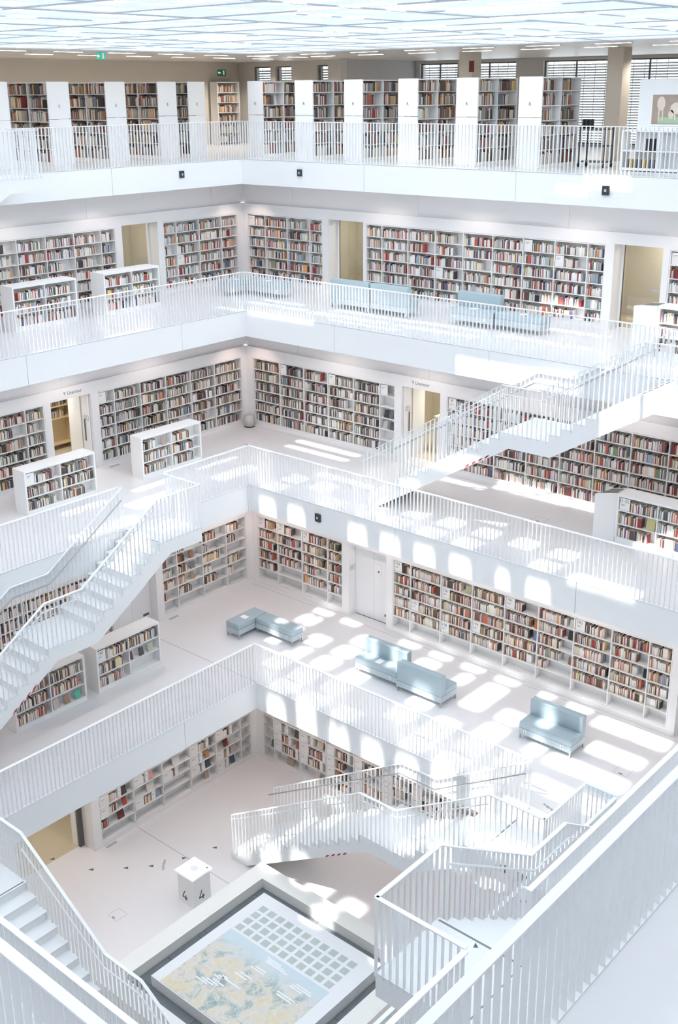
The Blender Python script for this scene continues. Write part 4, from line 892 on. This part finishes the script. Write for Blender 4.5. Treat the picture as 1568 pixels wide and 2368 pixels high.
def door_leafs(n, axis, plane, a, b, f, h, kind, label):
    fn = wall_fn(axis, plane); r = link('door_%d' % n, None); r.location = fn((a+b)/2, f, 0.4); r['kind'] = 'structure'
    if kind == 'glass':
        part('door_frame', sheet((a, b), (f, f+h), [(a+0.05, b-0.05, f+0.02, f+h-0.05)], fn, 0.42, 0.47), RAILM, r)
        part('glass_pane', sheet((a+0.05, b-0.05), (f+0.02, f+h-0.05), [], fn, 0.44, 0.452), DGLASS, r)
        u = a+0.06; part('seal_or_gap_strip', sheet((u, u+0.02), (f+0.02, f+h-0.05), [], fn, 0.43, 0.4395), FRAME, r)
        part('handle_bar', sheet((b-0.45, b-0.12), (f+1.0, f+1.05), [], fn, 0.40, 0.425), CHROME, r)
    elif kind == 'closed':
        m_ = (a+b)/2
        for q in ((a+0.004, m_-0.003), (m_+0.003, b-0.004)): part('door_leaf', sheet(q, (f+0.012, f+h-0.004), [], fn, 0.30, 0.35), FASC, r)
        part('lock_plate', sheet((b-0.28, b-0.08), (f+0.20, f+0.27), [], fn, 0.294, 0.2995), FRAME, r)
        part('threshold', sheet((a, b), (f, f+0.01), [], fn, 0.29, 0.36), FRAME, r)
    else:
        part('swung_leaf', sheet((b-0.06, b-0.012) if axis == 'left' else (a+0.012, a+0.06), (f+0.01, f+h-0.02), [], fn, 0.10, 0.98), FASC, r)
        q = (b-0.075, b-0.061) if axis == 'left' else (a+0.061, a+0.075)
        part('pull_bar', sheet(q, (f+0.75, f+1.35), [], fn, 0.25, 0.29), FRAME, r)
        part('seal_or_gap_strip', sheet(q, (f+0.01, f+h-0.02), [], fn, 0.40, 0.42), GROOVE, r)
room('doorway_room', 'far', 13.35, -9.83, -8.50, Z[4], 2.12, 1.6, BEIGE, PARQ, 30); door_leafs(1, 'far', 13.35, -9.83, -8.50, Z[4], 2.12, 'glass', '')
room('doorway_room', 'far', 13.35, -0.55, 0.72, Z[4], 2.12, 1.6, BEIGE, PARQ, 34); door_leafs(2, 'far', 13.35, -0.55, 0.72, Z[4], 2.12, 'glass', '')
room('doorway_room', 'left', -13.4, 8.52, 9.84, Z[4], 2.12, 1.6, BEIGE, PARQ, 26); door_leafs(3, 'left', -13.4, 8.52, 9.84, Z[4], 2.12, 'glass', '')
room('doorway_room', 'far', 11.3, -5.46, -4.18, Z[3], 2.11, 3.0, BEIGE, PARQ, 80, 1.5); door_leafs(4, 'far', 11.3, -5.46, -4.18, Z[3], 2.11, 'open', '')
room('doorway_room', 'left', -11.4, 4.25, 5.53, Z[3], 2.09, 2.2, BEIGE, PARQ, 44, 1.2); door_leafs(5, 'left', -11.4, 4.25, 5.53, Z[3], 2.09, 'open', '')
room('doorway_room', 'far', 9.35, -5.70, -4.40, Z[2], 2.15, 1.0, WHITE, FLOOR, 4); door_leafs(6, 'far', 9.35, -5.70, -4.40, Z[2], 2.15, 'closed', '')
room('doorway_room', 'far', 9.35, 3.80, 5.10, Z[2], 2.15, 1.0, WHITE, FLOOR, 4); door_leafs(7, 'far', 9.35, 3.80, 5.10, Z[2], 2.15, 'closed', '')
room('doorway_room', 'left', -9.4, 4.40, 5.70, Z[2], 2.15, 1.0, WHITE, FLOOR, 4); door_leafs(8, 'left', -9.4, 4.40, 5.70, Z[2], 2.15, 'closed', '')
room('doorway_room', 'left', -7.3, -0.60, 1.55, Z[1], 2.3, 2.2, BEIGE, PARQ, 26, 0.5)
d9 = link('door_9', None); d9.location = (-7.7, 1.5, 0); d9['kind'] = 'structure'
part('sliding_leaf', Bx(-8.0, -7.80, 1.40, 1.545, 0.0, 2.29), FASC, d9); part('seal_or_gap_strip', Bx(-7.79, -7.72, 1.42, 1.548, 0.0, 2.29), FRAME, d9)  # dark strip paints the unlit gap beside the sliding leaf
# things glimpsed in the rooms behind
def lib_room():
    t = thing('room_bookcase', 'beige-lit bookcase seen through the open left doorway', 'bookcase', (-13.9, 4.6, Z[3])); x1 = -13.55; fn = lambda u, v, d: (x1-d, u, v); f = Z[3]
    part('back_panel', sheet((3.3, 6.4), (f+0.006, f+2.3), [], fn, 0.3, 0.32), WOOD, t)
    for u in (3.3, 4.35, 5.4, 6.37): part('divider', sheet((u, u+0.03), (f+0.006, f+2.3), [], fn, 0, 0.3), WOOD, t)
    for r in range(6): part('shelf_board', sheet((3.33, 6.37), (f+0.55+0.35*r-0.4*(r == 0), f+0.575+0.35*r-0.4*(r == 0)), [], fn, 0.003, 0.3), WOOD, t)
    for r in range(1, 6):
        for a, b in ((3.33, 4.35), (4.38, 5.4), (5.43, 6.37)): fill((x1, 0, 0), Vector((0, 1, 0)), Vector((1, 0, 0)), a, b, f+0.577+0.35*r, 0.3, 0.18, 'tall', 0.8, (r, 1, 'the room bookcase'))
lib_room()
ct = thing('wooden_cabinet', 'pale wooden cabinet block seen through the open doorway by the staircase', 'cabinet', (-4.6, 13.2, Z[3]))
part('worktop', Bx(-5.4, -3.4, 12.7, 14.3, Z[3]+0.93, Z[3]+0.97), WOOD, ct)
for i in range(4): part('cabinet_door', Bx(-5.38+0.49*i, -4.90+0.49*i, 12.75, 14.25, Z[3]+0.006, Z[3]+0.93), WOOD, ct)
ch = thing('chair', 'brown rounded chair back beyond the pale wooden cabinet', 'chair', (-5.1, 14.6, Z[3]))
part('backrest', MB().tube([(-5.45+0.35*(1-math.cos(a)), 14.55, Z[3]+0.75+0.6*math.sin(a)) for a in [math.pi*i/10 for i in range(11)]], 0.06, 10), mat('brown_leather', (140, 92, 60), 0.5), ch)
part('seat', Bx(-5.45, -4.75, 14.32, 14.62, Z[3]+0.40, Z[3]+0.48), mat('brown_leather', (140, 92, 60), 0.5), ch)
for x in (-5.43, -4.80):
    for y in (14.34, 14.56): part('leg', Bx(x, x+0.035, y, y+0.035, Z[3]+0.006, Z[3]+0.40), WOOD, ch)
# door signs
text('door_lettering', '\u2191 Literatur', 0.13, GREYINK, frame_mat((-4.84, 11.297, Z[3]+2.26), (1, 0, 0), (0, 0, 1)), None, 'small grey word Literatur with an arrow over the open doorway by the staircase', 'lettering')
text('door_lettering', '\u2191 Literatur', 0.13, GREYINK, frame_mat((-11.397, 4.95, Z[3]+2.24), (0, 1, 0), (0, 0, 1)), None, 'small grey word Literatur with an arrow over the open left doorway', 'lettering')
def plaque(p, label, axis):
    t = thing('door_plaque', label, 'sign', p); x, y, z = p
    if axis == 'x':
        part('outline', sheet((y-0.10, y+0.10), (z-0.06, z+0.06), [(y-0.094, y+0.094, z-0.054, z+0.054)], lambda u, v, d: (x+d, u, v), 0.0, 0.004), GREYINK, t)
        for i in range(2): part('print_line', Bx(x, x+0.003, y-0.06, y+0.05-0.03*i, z+0.012-0.035*i, z+0.022-0.035*i), GREYINK, t)
    else:
        part('outline', sheet((x-0.10, x+0.10), (z-0.06, z+0.06), [(x-0.094, x+0.094, z-0.054, z+0.054)], lambda u, v, d: (u, y-d, v), 0.0, 0.004), GREYINK, t)
        for i in range(2): part('print_line', Bx(x-0.06, x+0.05-0.03*i, y-0.003, y, z+0.012-0.035*i, z+0.022-0.035*i), GREYINK, t)
plaque((-5.699, 9.35+0.17, Z[2]+1.42), 'small outlined plaque in the reveal of the closed white double door', 'x')
plaque((-5.398, 11.3+0.2, Z[3]+1.45), 'small outlined plaque in the doorway reveal by the staircase', 'x')
plaque((-11.6, 5.47, Z[3]+1.40), 'small outlined plaque in the left doorway reveal', 'y')
nt_ = thing('door_notice', 'white notice with a red dot on the closed double door', 'sign', (-4.95, 9.64, Z[2]+1.5))
part('notice_sheet', Bx(-5.03, -4.80, 9.640, 9.648, Z[2]+1.30, Z[2]+1.66), PAPER, nt_)
part('red_dot', MB().prism([(-4.88+0.028*math.cos(i*math.pi/8), Z[2]+1.46+0.028*math.sin(i*math.pi/8)) for i in range(16)], lambda a, w, b: (a, w, b), 9.636, 9.6398), RED, nt_)

# ------------------------------------------------------------------ sofas, benches, papers, bin, plinth
def cushion(name, mb, parent, m, w=0.025): return bevel(part(name, mb, m, parent), w)
def sofa(x0, x1, y0, y1, f, back, label, sock=True, legs=True):
    """back: 'far', 'near' or None"""
    t = thing('sofa' if back else 'bench', label, 'sofa' if back else 'bench', ((x0+x1)/2, (y0+y1)/2, f)); zl = f+0.125
    part('base', Bx(x0+0.004, x1-0.004, y0+0.004, y1-0.004, zl, zl+0.15), SOFAD, t)
    bt = 0.19
    sy0, sy1 = (y0, y1-bt) if back == 'far' else (y0+bt, y1) if back == 'near' else (y0, y1)
    cushion('seat', Bx(x0, x1, sy0, sy1, zl+0.15, f+0.43), t, SOFA)
    if back == 'far': cushion('backrest', Bx(x0, x1, y1-bt, y1, zl+0.15, f+0.80), t, SOFA)
    if back == 'near': cushion('backrest', Bx(x0, x1, y0, y0+bt, zl+0.15, f+0.80), t, SOFA)
    for x in (x0+0.012, x1-0.042):
        for y in (y0+0.012, y1-0.042): part('leg', Bx(x, x+0.03, y, y+0.03, f, zl), CHROME, t)
    if sock:
        for x in ((x0+0.16, x1-0.22) if back else (x1-0.2,)):
            s = part('socket', Bx(x-0.035, x+0.035, y0-0.002, y0+0.004, zl+0.05, zl+0.12), CARD, t)
            part('socket_hole', MB().prism([(x+0.014*math.cos(i*math.pi/6), zl+0.085+0.014*math.sin(i*math.pi/6)) for i in range(12)], lambda a, w, b: (a, w, b), y0-0.004, y0-0.002), BLACK, s)
    return t
def paper(x, y, z, a, label, w=0.21, h=0.17):
    ca, sa = math.cos(a), math.sin(a); P = [(x+ca*u-sa*v, y+sa*u+ca*v) for u, v in ((-w, -h), (w, -h), (w, h), (-w, h))]
    P = [((p[0]-x)/2+x, (p[1]-y)/2+y) for p in P]
    single('paper', MB().prism(P, lambda a_, w_, b_: (a_, b_, w_), z, z+0.004), PAPER, label, 'paper')
sofa(-7.48, -7.00, 6.40, 7.48, Z[2], None, 'pale blue bench end-on to the corner, left arm of the bench pair', sock=False)
sofa(-6.985, -5.66, 7.02, 7.46, Z[2], None, 'sun-striped pale blue bench, right arm of the bench pair')
sofa(-3.56, -2.24, 7.07, 7.65, Z[2], 'far', 'pale blue sofa facing the viewer, left of the back-to-front sofa pair')
sofa(-2.20, -0.88, 7.00, 7.64, Z[2], 'near', 'pale blue sofa showing its back, right of the back-to-front sofa pair', sock=False)
sofa(1.18, 2.49, 7.09, 7.72, Z[2], 'far', 'pale blue sofa alone at right on the sunlit floor')
sofa(-8.05, -6.72, 11.40, 11.98, Z[4], 'near', 'pale blue sofa showing its back, left one behind the upper railing', sock=False)
sofa(-6.66, -5.40, 11.42, 12.00, Z[4], 'near', 'pale blue sofa showing its back, second behind the upper railing', sock=False)
sofa(-4.13, -2.84, 11.55, 12.10, Z[4], 'far', 'pale blue sofa facing the viewer behind the upper railing')
sofa(-2.80, -1.48, 11.62, 12.10, Z[4], None, 'pale blue bench behind the upper railing, right of the facing sofa')
sofa(-12.0, -11.45, 10.85, 12.0, Z[4], None, 'pale blue bench in the upper corner, left arm', sock=False)
sofa(-11.43, -10.02, 11.45, 12.0, Z[4], None, 'pale blue bench in the upper corner, right arm')
zt = Z[2]+0.431
paper(-7.24, 6.86, zt, 0.0, 'white sheet on the left arm of the sunlit bench pair'); paper(-6.33, 7.24, zt, 1.5, 'white sheet on the right arm of the sunlit bench pair')
paper(-2.92, 7.25, zt, 1.5, 'white sheet on the left sofa of the sofa pair'); paper(1.78, 7.33, zt, 1.4, 'white sheet on the lone sofa at right')
zt = Z[4]+0.431
paper(-11.7, 11.3, zt, 0, 'white sheet on the left arm of the upper corner bench'); paper(-10.75, 11.72, zt, 1.5, 'white sheet on the right arm of the upper corner bench')
paper(-3.5, 11.75, zt, 1.5, 'white sheet on the upper sofa facing the viewer'); paper(-2.1, 11.86, zt, 1.5, 'white sheet on the upper bench right of the sofa')
bn = thing('rubbish_bin', 'round grey rubbish bin in the corner between the two dark-spined bookcases', 'bin', (-11.05, 11.02, Z[3]))
o_ = part('bin_body', MB().lathe([(0.165, Z[3]+0.03), (0.16, Z[3]+0.2), (0.145, Z[3]+0.37), (0.10, Z[3]+0.372), (0.10, Z[3]+0.34)], -11.05, 11.02, 28), BIN, bn)
for p in o_.data.polygons: p.use_smooth = len(p.vertices) == 4
part('base_ring', MB().lathe([(0.165, Z[3]), (0.168, Z[3]+0.03)], -11.05, 11.02, 28), BLACK, bn)
pl = thing('plinth', 'white plinth with a square bright top and a large 4 on its sides', 'plinth', (-4.16, 2.0, 0))
part('body', Bx(-4.42, -3.90, 1.73, 2.26, 0, 0.79), WHITE, pl); part('top_plate', Bx(-4.46, -3.86, 1.69, 2.30, 0.79, 0.83), mat('lit_glass_top', (244, 250, 250), 0.3, emit=0.45), pl)
part('disc_print', MB().lathe([(0.10, 0.8302), (0.10, 0.8312)], -4.15, 2.02, 24), TABLEW, pl)
part('corner_print', Bx(-3.97, -3.92, 2.20, 2.24, 0.8302, 0.8312), GREYINK, pl)
def four(fn):
    # an open-topped 4: slanting stroke, crossbar, short upright
    for pts in (((0.08, 0.26), (0.105, 0.26), (0.025, 0.09), (0.0, 0.09)), ((0.0, 0.09), (0.0, 0.065), (0.17, 0.065), (0.17, 0.09)), ((0.105, 0.15), (0.13, 0.15), (0.13, 0.01), (0.105, 0.01))):
        part('numeral_stroke', MB().prism(list(pts), fn, 0, 0.003), BLACK, pl)
four(lambda a, w, b: (-4.28+a, 1.73-w, 0.10+b)); four(lambda a, w, b: (-3.90+w, 1.90+a, 0.12+b))

# ------------------------------------------------------------------ ground floor basin with the map table
kz = 0.45
struct('trim_1', sheet((-3.5, 1.52), (-1.36, 3.53), [(-3.06, 1.07, -0.93, 3.11)], lambda u, v, d: (u, v, d), 0.0, kz), KERB)
gt = thing('floor_grate', 'dark mesh grate around the map table, set inside the white kerb', 'grate', (-1, 1.1, 0.15))
gx = [-3.055, -2.95, -2.64, -1.28, -0.98, 0.2, 1.065]
gy = [-0.925, -0.3, 1.05, 1.07+0.14, 2.71, 2.80, 3.105]
def gp(x0, x1, y0, y1): part('grate_panel', Bx(x0+0.004, x1-0.004, y0+0.004, y1-0.004, 0.17, 0.20), GRATE, gt)
for y0, y1 in ((2.81, 3.105), (-0.925, -0.57)):
    for a, b in ((-3.055, -2.63), (-2.63, -1.30), (-1.30, -1.0), (-1.0, 0.35), (0.35, 1.065)): gp(a, b, y0, y1)
for x0, x1 in ((-3.055, -2.70), (0.77, 1.065)):
    for a, b in ((-0.57, 0.2), (0.2, 1.05), (1.05, 1.25), (1.25, 2.5), (2.5, 2.70), (2.70, 2.81)): gp(x0, x1, a, b)
part('support_bed', Bx(-3.05, 1.06, -0.92, 3.10, 0.0, 0.16), FRAME, gt)
tb = thing('map_table', 'large white table with a painted map and a grid of grey-green squares', 'table', (-0.97, 1.12, 0.16))
part('table_body', Bx(-2.68, 0.75, -0.55, 2.79, 0.161, kz), TABLEW, tb)
o_ = part('map_picture', Bx(-1.425, 1.425, -1.01, 1.01, 0, 0.006), MAPM, tb, (-0.995, 0.48, kz))
for i in range(11):
    for j in range(4):
        x = -2.39+i*0.2585; y = 1.535+j*0.2425
        part('glass_square', Bx(x, x+0.178, y+0.03, y+0.2, kz, kz+0.004), TILE, tb)
labels = [(-1.95+0.10*i, 0.02+0.06*i, 0.34) for i in range(4)] + [(-1.70+0.07*i, 0.30+0.05*i, 0.16) for i in range(3)] + [(-1.52, 0.36, 0.5), (-1.42, 0.62, 0.34), (-1.36, 0.70, 0.34), (-1.30, 0.95, 0.4), (-1.22, 1.02, 0.3), (-1.16, 1.26, 0.62), (-1.14, 1.31, 0.5), (-1.2, 1.36, 0.4), (-0.28, 1.14, 0.5), (-0.22, 1.2, 0.4), (-0.3, 1.08, 0.34), (-0.4, 0.82, 0.5), (-0.35, 0.75, 0.4)]
for x, y, w in labels: part('caption_strip', Bx(x, x+w, y, y+0.035, kz+0.006, kz+0.010), PAPER, tb)

# ------------------------------------------------------------------ floor joints, arrows, hatches
def strip(x0, x1, y0, y1, z, name, label): return single(name, Bx(x0, x1, y0, y1, z+0.0005, z+0.002), GROOVE, label, 'joint')
strip(-7.28, -3.5, 2.852, 2.868, 0, 'floor_joint', 'dark straight joint across the ground floor beside the plinth')
strip(-9.3, VOID[2][0]-0.06, 5.092, 5.108, Z[2], 'floor_joint', 'dark straight joint across the floor left of the bench pair')
strip(-9.3, 4.0, 9.20, 9.212, Z[2], 'floor_joint', 'thin joint along the long case with numbered cards')
strip(-11.2, 8, 11.14, 11.152, Z[3], 'floor_joint', 'thin joint along the wall behind the upper staircase')
ARM = mat('arrow_ink', (96, 96, 104), 0.6)
def arrow(x, y, z, a, label, s=0.075):
    P = [(x+s*math.cos(a+t)*k, y+s*math.sin(a+t)*k) for t, k in ((0, 1), (2.4, 0.9), (-2.4, 0.9))]
    single('floor_arrow', MB().prism(P, lambda p, w, q: (p, q, w), z+0.0005, z+0.002), ARM, label, 'arrow')
arrow(-7.87, 0.69, 0.006, -2.2, 'small dark floor arrow inside the dark ground floor doorway'); arrow(-6.83, 1.07, 0, -2.4, 'small dark floor arrow just outside the dark doorway')
arrow(-6.24, 1.65, 0, -2.4, 'small dark floor arrow midway between dark doorway and plinth'); arrow(-5.83, 2.09, 0, -2.4, 'small dark floor arrow beside the tiny floor lettering')
arrow(-5.45, 2.81, 0, 0.9, 'small dark floor arrow behind the plinth on the joint'); arrow(-5.17, 3.57, 0, -2.4, 'small dark floor arrow between plinth and staircase foot')

text('floor_lettering', 'Aufgang EG', 0.085, GREYINK, frame_mat((-5.63, 2.32, 0.002), (0.66, -0.75, 0), (0.75, 0.66, 0)), None, 'tiny grey lettering on the ground floor left of the plinth', 'lettering')
def hatch(x, y, z, label, s=0.16):
    t = thing('floor_hatch', label, 'hatch', (x, y, z))
    part('outline', sheet((x-s, x+s), (y-s, y+s), [(x-s+0.007, x+s-0.007, y-s+0.007, y+s-0.007)], lambda u, v, d: (u, v, d), z+0.0005, z+0.002), GROOVE, t)
    part('cable_flap', Bx(x-0.04, x+0.05, y-s+0.02, y-s+0.05, z+0.0005, z+0.003), GREYINK, t)
def at(px, py, z):
    d = FWD+RGT*((px-784+5.88)/2606.18)-UP*((py-1184+79.31)/2606.18); t = (z-EYE.z)/d.z; return EYE+d*t
p = at(1100, 2187, Z[3]); arrow(p.x, p.y, Z[3], 2.2, 'dark floor arrow on the landing at lower right', 0.05)
p = at(1268, 1866, Z[2]); text('floor_lettering', 'Aufgang', 0.085, GREYINK, frame_mat((p.x, p.y, Z[2]+0.002), (0.97, -0.25, 0), (0.25, 0.97, 0)), None, 'tiny grey lettering on the floor right of the central staircase top', 'lettering')
for px, py, z, lb in ((272, 2115, 0, 'square floor hatch left of the basin'), (1441, 1783, Z[2], 'square floor hatch by the right-hand rail on the sunlit floor'), (578, 1026, Z[3], 'square floor hatch just behind the middle corner railing'), (1248, 1202, Z[3], 'square floor hatch in the shade below the upper staircase'), (893, 1983, 0, 'square floor hatch in the shade under the central staircase')):
    p = at(px, py, z); hatch(p.x, p.y, z, lb)
for px, py, z, n_, lb in ((258, 1953, 0, 'floor_vent', 'small grey floor vent by the ground floor left case'), (402, 1428, Z[2], 'floor_vent', 'small grey floor vent by the sparse corner case'), (1522, 1688, Z[2], 'floor_vent', 'small grey floor vent before the right end of the numbered case'), (265, 1077, Z[3], 'floor_vent', 'small grey floor vent by the left doorway')):
    p = at(px, py, z); single(n_, Bx(p.x-0.04, p.x+0.04, p.y-0.16, p.y+0.16, z+0.0005, z+0.003) if p.x < 0 else Bx(p.x-0.16, p.x+0.16, p.y-0.04, p.y+0.04, z+0.0005, z+0.003), GROOVE, lb, 'vent')
panel_ = thing('floor_panel', 'pale glossy square panel on the floor behind the right stair railing', 'panel', (4.6, 7.2, Z[2]))
p = at(1395, 1822, Z[2]); part('panel_plate', Bx(p.x-0.3, p.x+0.3, p.y-0.25, p.y+0.25, Z[2]+0.0005, Z[2]+0.004), mat('pale_glass', (206, 226, 234), 0.15), panel_)

# ------------------------------------------------------------------ corner spots, with added fill spots under slabs and ceiling
def spot(x, y, z, e, ang=70, col=(1.0, 0.80, 0.70)):
    L = bpy.data.lights.new('corner_and_fill_spot', 'SPOT'); L.energy = e; L.spot_size = math.radians(ang); L.spot_blend = 0.5; L.color = col; L.shadow_soft_size = 0.012
    s = bpy.data.objects.new('corner_and_fill_spot', L); COL.objects.link(s); s.location = (x, y, z); return s
for k in (1, 2, 3, 4):
    zt = Z[k+1]-TH-0.03
    px_, py_ = WALLL[k]+0.75, WALLF[k]-0.75
    spot(px_, py_, zt, SPOT_E*(2.6 if k > 2 else 1.2), 100, (1.0, 0.76, 0.68))
    n = 0
    for u in range(-2, 4):     # unseen warm downlights added under each slab to brighten the lower floors
        e_ = SPOT_E*{1: 2.4, 2: 1.8, 3: 1.6, 4: 1.35}[k]; spot(u*3.0-1.5, WALLF[k]-0.95, zt, e_, 140, (1.0, 0.86, 0.80)); spot(WALLL[k]+0.95, u*3.0-1.5, zt, e_, 140, (1.0, 0.86, 0.80))

for i in range(6):        # extra unseen spots, added to lift the outer walls of the top gallery
    spot(-17.6, 1.5+3.3*i, CEIL-0.03, 260, 150, (1.0, 0.90, 0.78)); spot(-15.0+3.3*i, 17.8, CEIL-0.03, 170, 150, (1.0, 0.91, 0.80))

# ------------------------------------------------------------------ books become objects
def book_geo(rec):
    P, U, N, w, h, d, rgb, nm, lean, ph, z = rec
    c = lin(rgb); up = Vector((0, 0, 1))
    v = []
    for dz in (0, 1):
        for (a, b) in ((0, 0), (1, 0), (1, 1), (0, 1)):
            q = P+U*(w*a)-N*(d*b)+up*(h*dz); q.z += z+0.0005
            if lean: q = q-N*(lean*h*dz)
            v.append(tuple(q))
    f = [(0, 3, 2, 1), (4, 5, 6, 7), (0, 1, 5, 4), (1, 2, 6, 5), (2, 3, 7, 6), (3, 0, 4, 7)]
    cols = [c, PAGES if not lean else c, c, c, PAGES, c]
    return v, f, cols
def book_mesh(recs, name):
    V = []; F = []; C = []
    for r in recs:
        v, f, c = book_geo(r); b = len(V); V += v; F += [tuple(b+i for i in q) for q in f]; C += c
    me = bpy.data.meshes.new(name); me.from_pydata(V, [], F); me.materials.append(BOOK)
    at_ = me.color_attributes.new('cover', 'FLOAT_COLOR', 'CORNER')
    flat = []
    for c in C: flat += [c[0], c[1], c[2], 1.0]*4
    at_.data.foreach_set('color', flat); me.update(); return me
def apparent(rec):
    P, U, N, w, h, d, rgb, nm, lean, ph, z = rec
    c = P+Vector((0, 0, z+h/2)); v = EYE-c; r = v.length; x = (c-EYE).dot(RGT); y = (c-EYE).dot(UP); t = (c-EYE).dot(FWD)
    px = 784+2606*x/t; py = 1105-2606*y/t
    if not (10 < px < 1558 and 10 < py < 2358): return 0
    v.normalize()
    if z < Z[1]+1 and py > 1720 and px > 640: return 0
    if ph[-1] in ('the case behind the left stairs', 'the room bookcase'): return 0
    if z > 15.8 and (z-z5 < 1.0 or 'tall case' in ph[-1]): return 0
    return (w*h*max(0, v.dot(N))+w*d*max(0, v.z)*0.5)/(r*r)
SHORT = {'the long case behind the sofas': 'numbered sofa-floor case', 'the low case with card 31-35': '31-35 low case', 'the upper low case at right': 'upper right low case', 'the low case under the left stairs': 'low case 183',
         'the low case half hidden by stairs': 'stair-hidden low case', 'the half-empty case left of the closed door': 'half-empty case', 'the long case behind the staircase': 'case behind staircase', 'the low case by the left doorway': 'doorway low case', 'the low case before the bin': 'low case near bin',
         'the ground floor left case': 'ground floor left case', 'the ground floor far case': 'ground floor far case', 'the sparse corner case': 'sparse corner case', 'the long case behind the upper sofas': 'upper sofa-floor case', 'the upper low case at left': 'upper left low case', 'the case right of the bin': 'case right of bin', 'the low shelf under the framed picture': 'shelf under framed picture'}
ranked = sorted(BOOKS, key=apparent, reverse=True)
solo, rest = ranked[:298], ranked[298:]
used = {}
for rec in solo:
    ph = rec[9]; nm = rec[7]; sh = SHORT.get(ph[-1], ph[-1].replace('the ', ''))
    if ph[0] == 'face-out': lb = '%s book face-out, %s shelf, %s bay, %s' % (nm, ordw(ph[1]), ordw(ph[2]), sh)
    else: lb = '%s book, %s from left, %s shelf, %s bay, %s' % (nm, ordw(ph[0]), ordw(ph[1]), ordw(ph[2]), sh)
    if lb in used: lb += ', right-hand one'
    used[lb] = 1
    c = rec[0]+Vector((0, 0, rec[10]))
    o_ = bpy.data.objects.new('book', book_mesh([rec], 'book')); COL.objects.link(o_)
    o_.data.transform(Matrix.Translation(-c)); o_.location = c
    o_['label'] = lb; o_['category'] = 'book'; o_['group'] = 'books on '+ph[-1]
o_ = bpy.data.objects.new('shelved_book', book_mesh(rest, 'shelved_book')); COL.objects.link(o_)
o_['kind'] = 'stuff'; o_['label'] = 'the many smaller-looking books filling the remaining white shelves'; o_['category'] = 'book'
# lettering becomes plain meshes
bpy.context.view_layer.update()
dg = bpy.context.evaluated_depsgraph_get()
for o in FONTS:
    me = bpy.data.meshes.new_from_object(o.evaluated_get(dg)); me.name = o.name
    n = bpy.data.objects.new('lettering_mesh', me); nm = o.name.split('.')[0]; par = o.parent; mb_ = o.matrix_basis.copy()
    props = {k: o[k] for k in ('label', 'category') if k in o}
    bpy.data.objects.remove(o); n.name = nm; COL.objects.link(n); n.parent = par; n.matrix_basis = mb_
    for k, v in props.items(): n[k] = v
S.cycles.use_adaptive_sampling = True; S.cycles.adaptive_threshold = 0.10; S.cycles.adaptive_min_samples = 16; S.cycles.caustics_reflective = False
S.cycles.max_bounces = 6; S.cycles.diffuse_bounces = 4; S.cycles.glossy_bounces = 3; S.cycles.transparent_max_bounces = 12
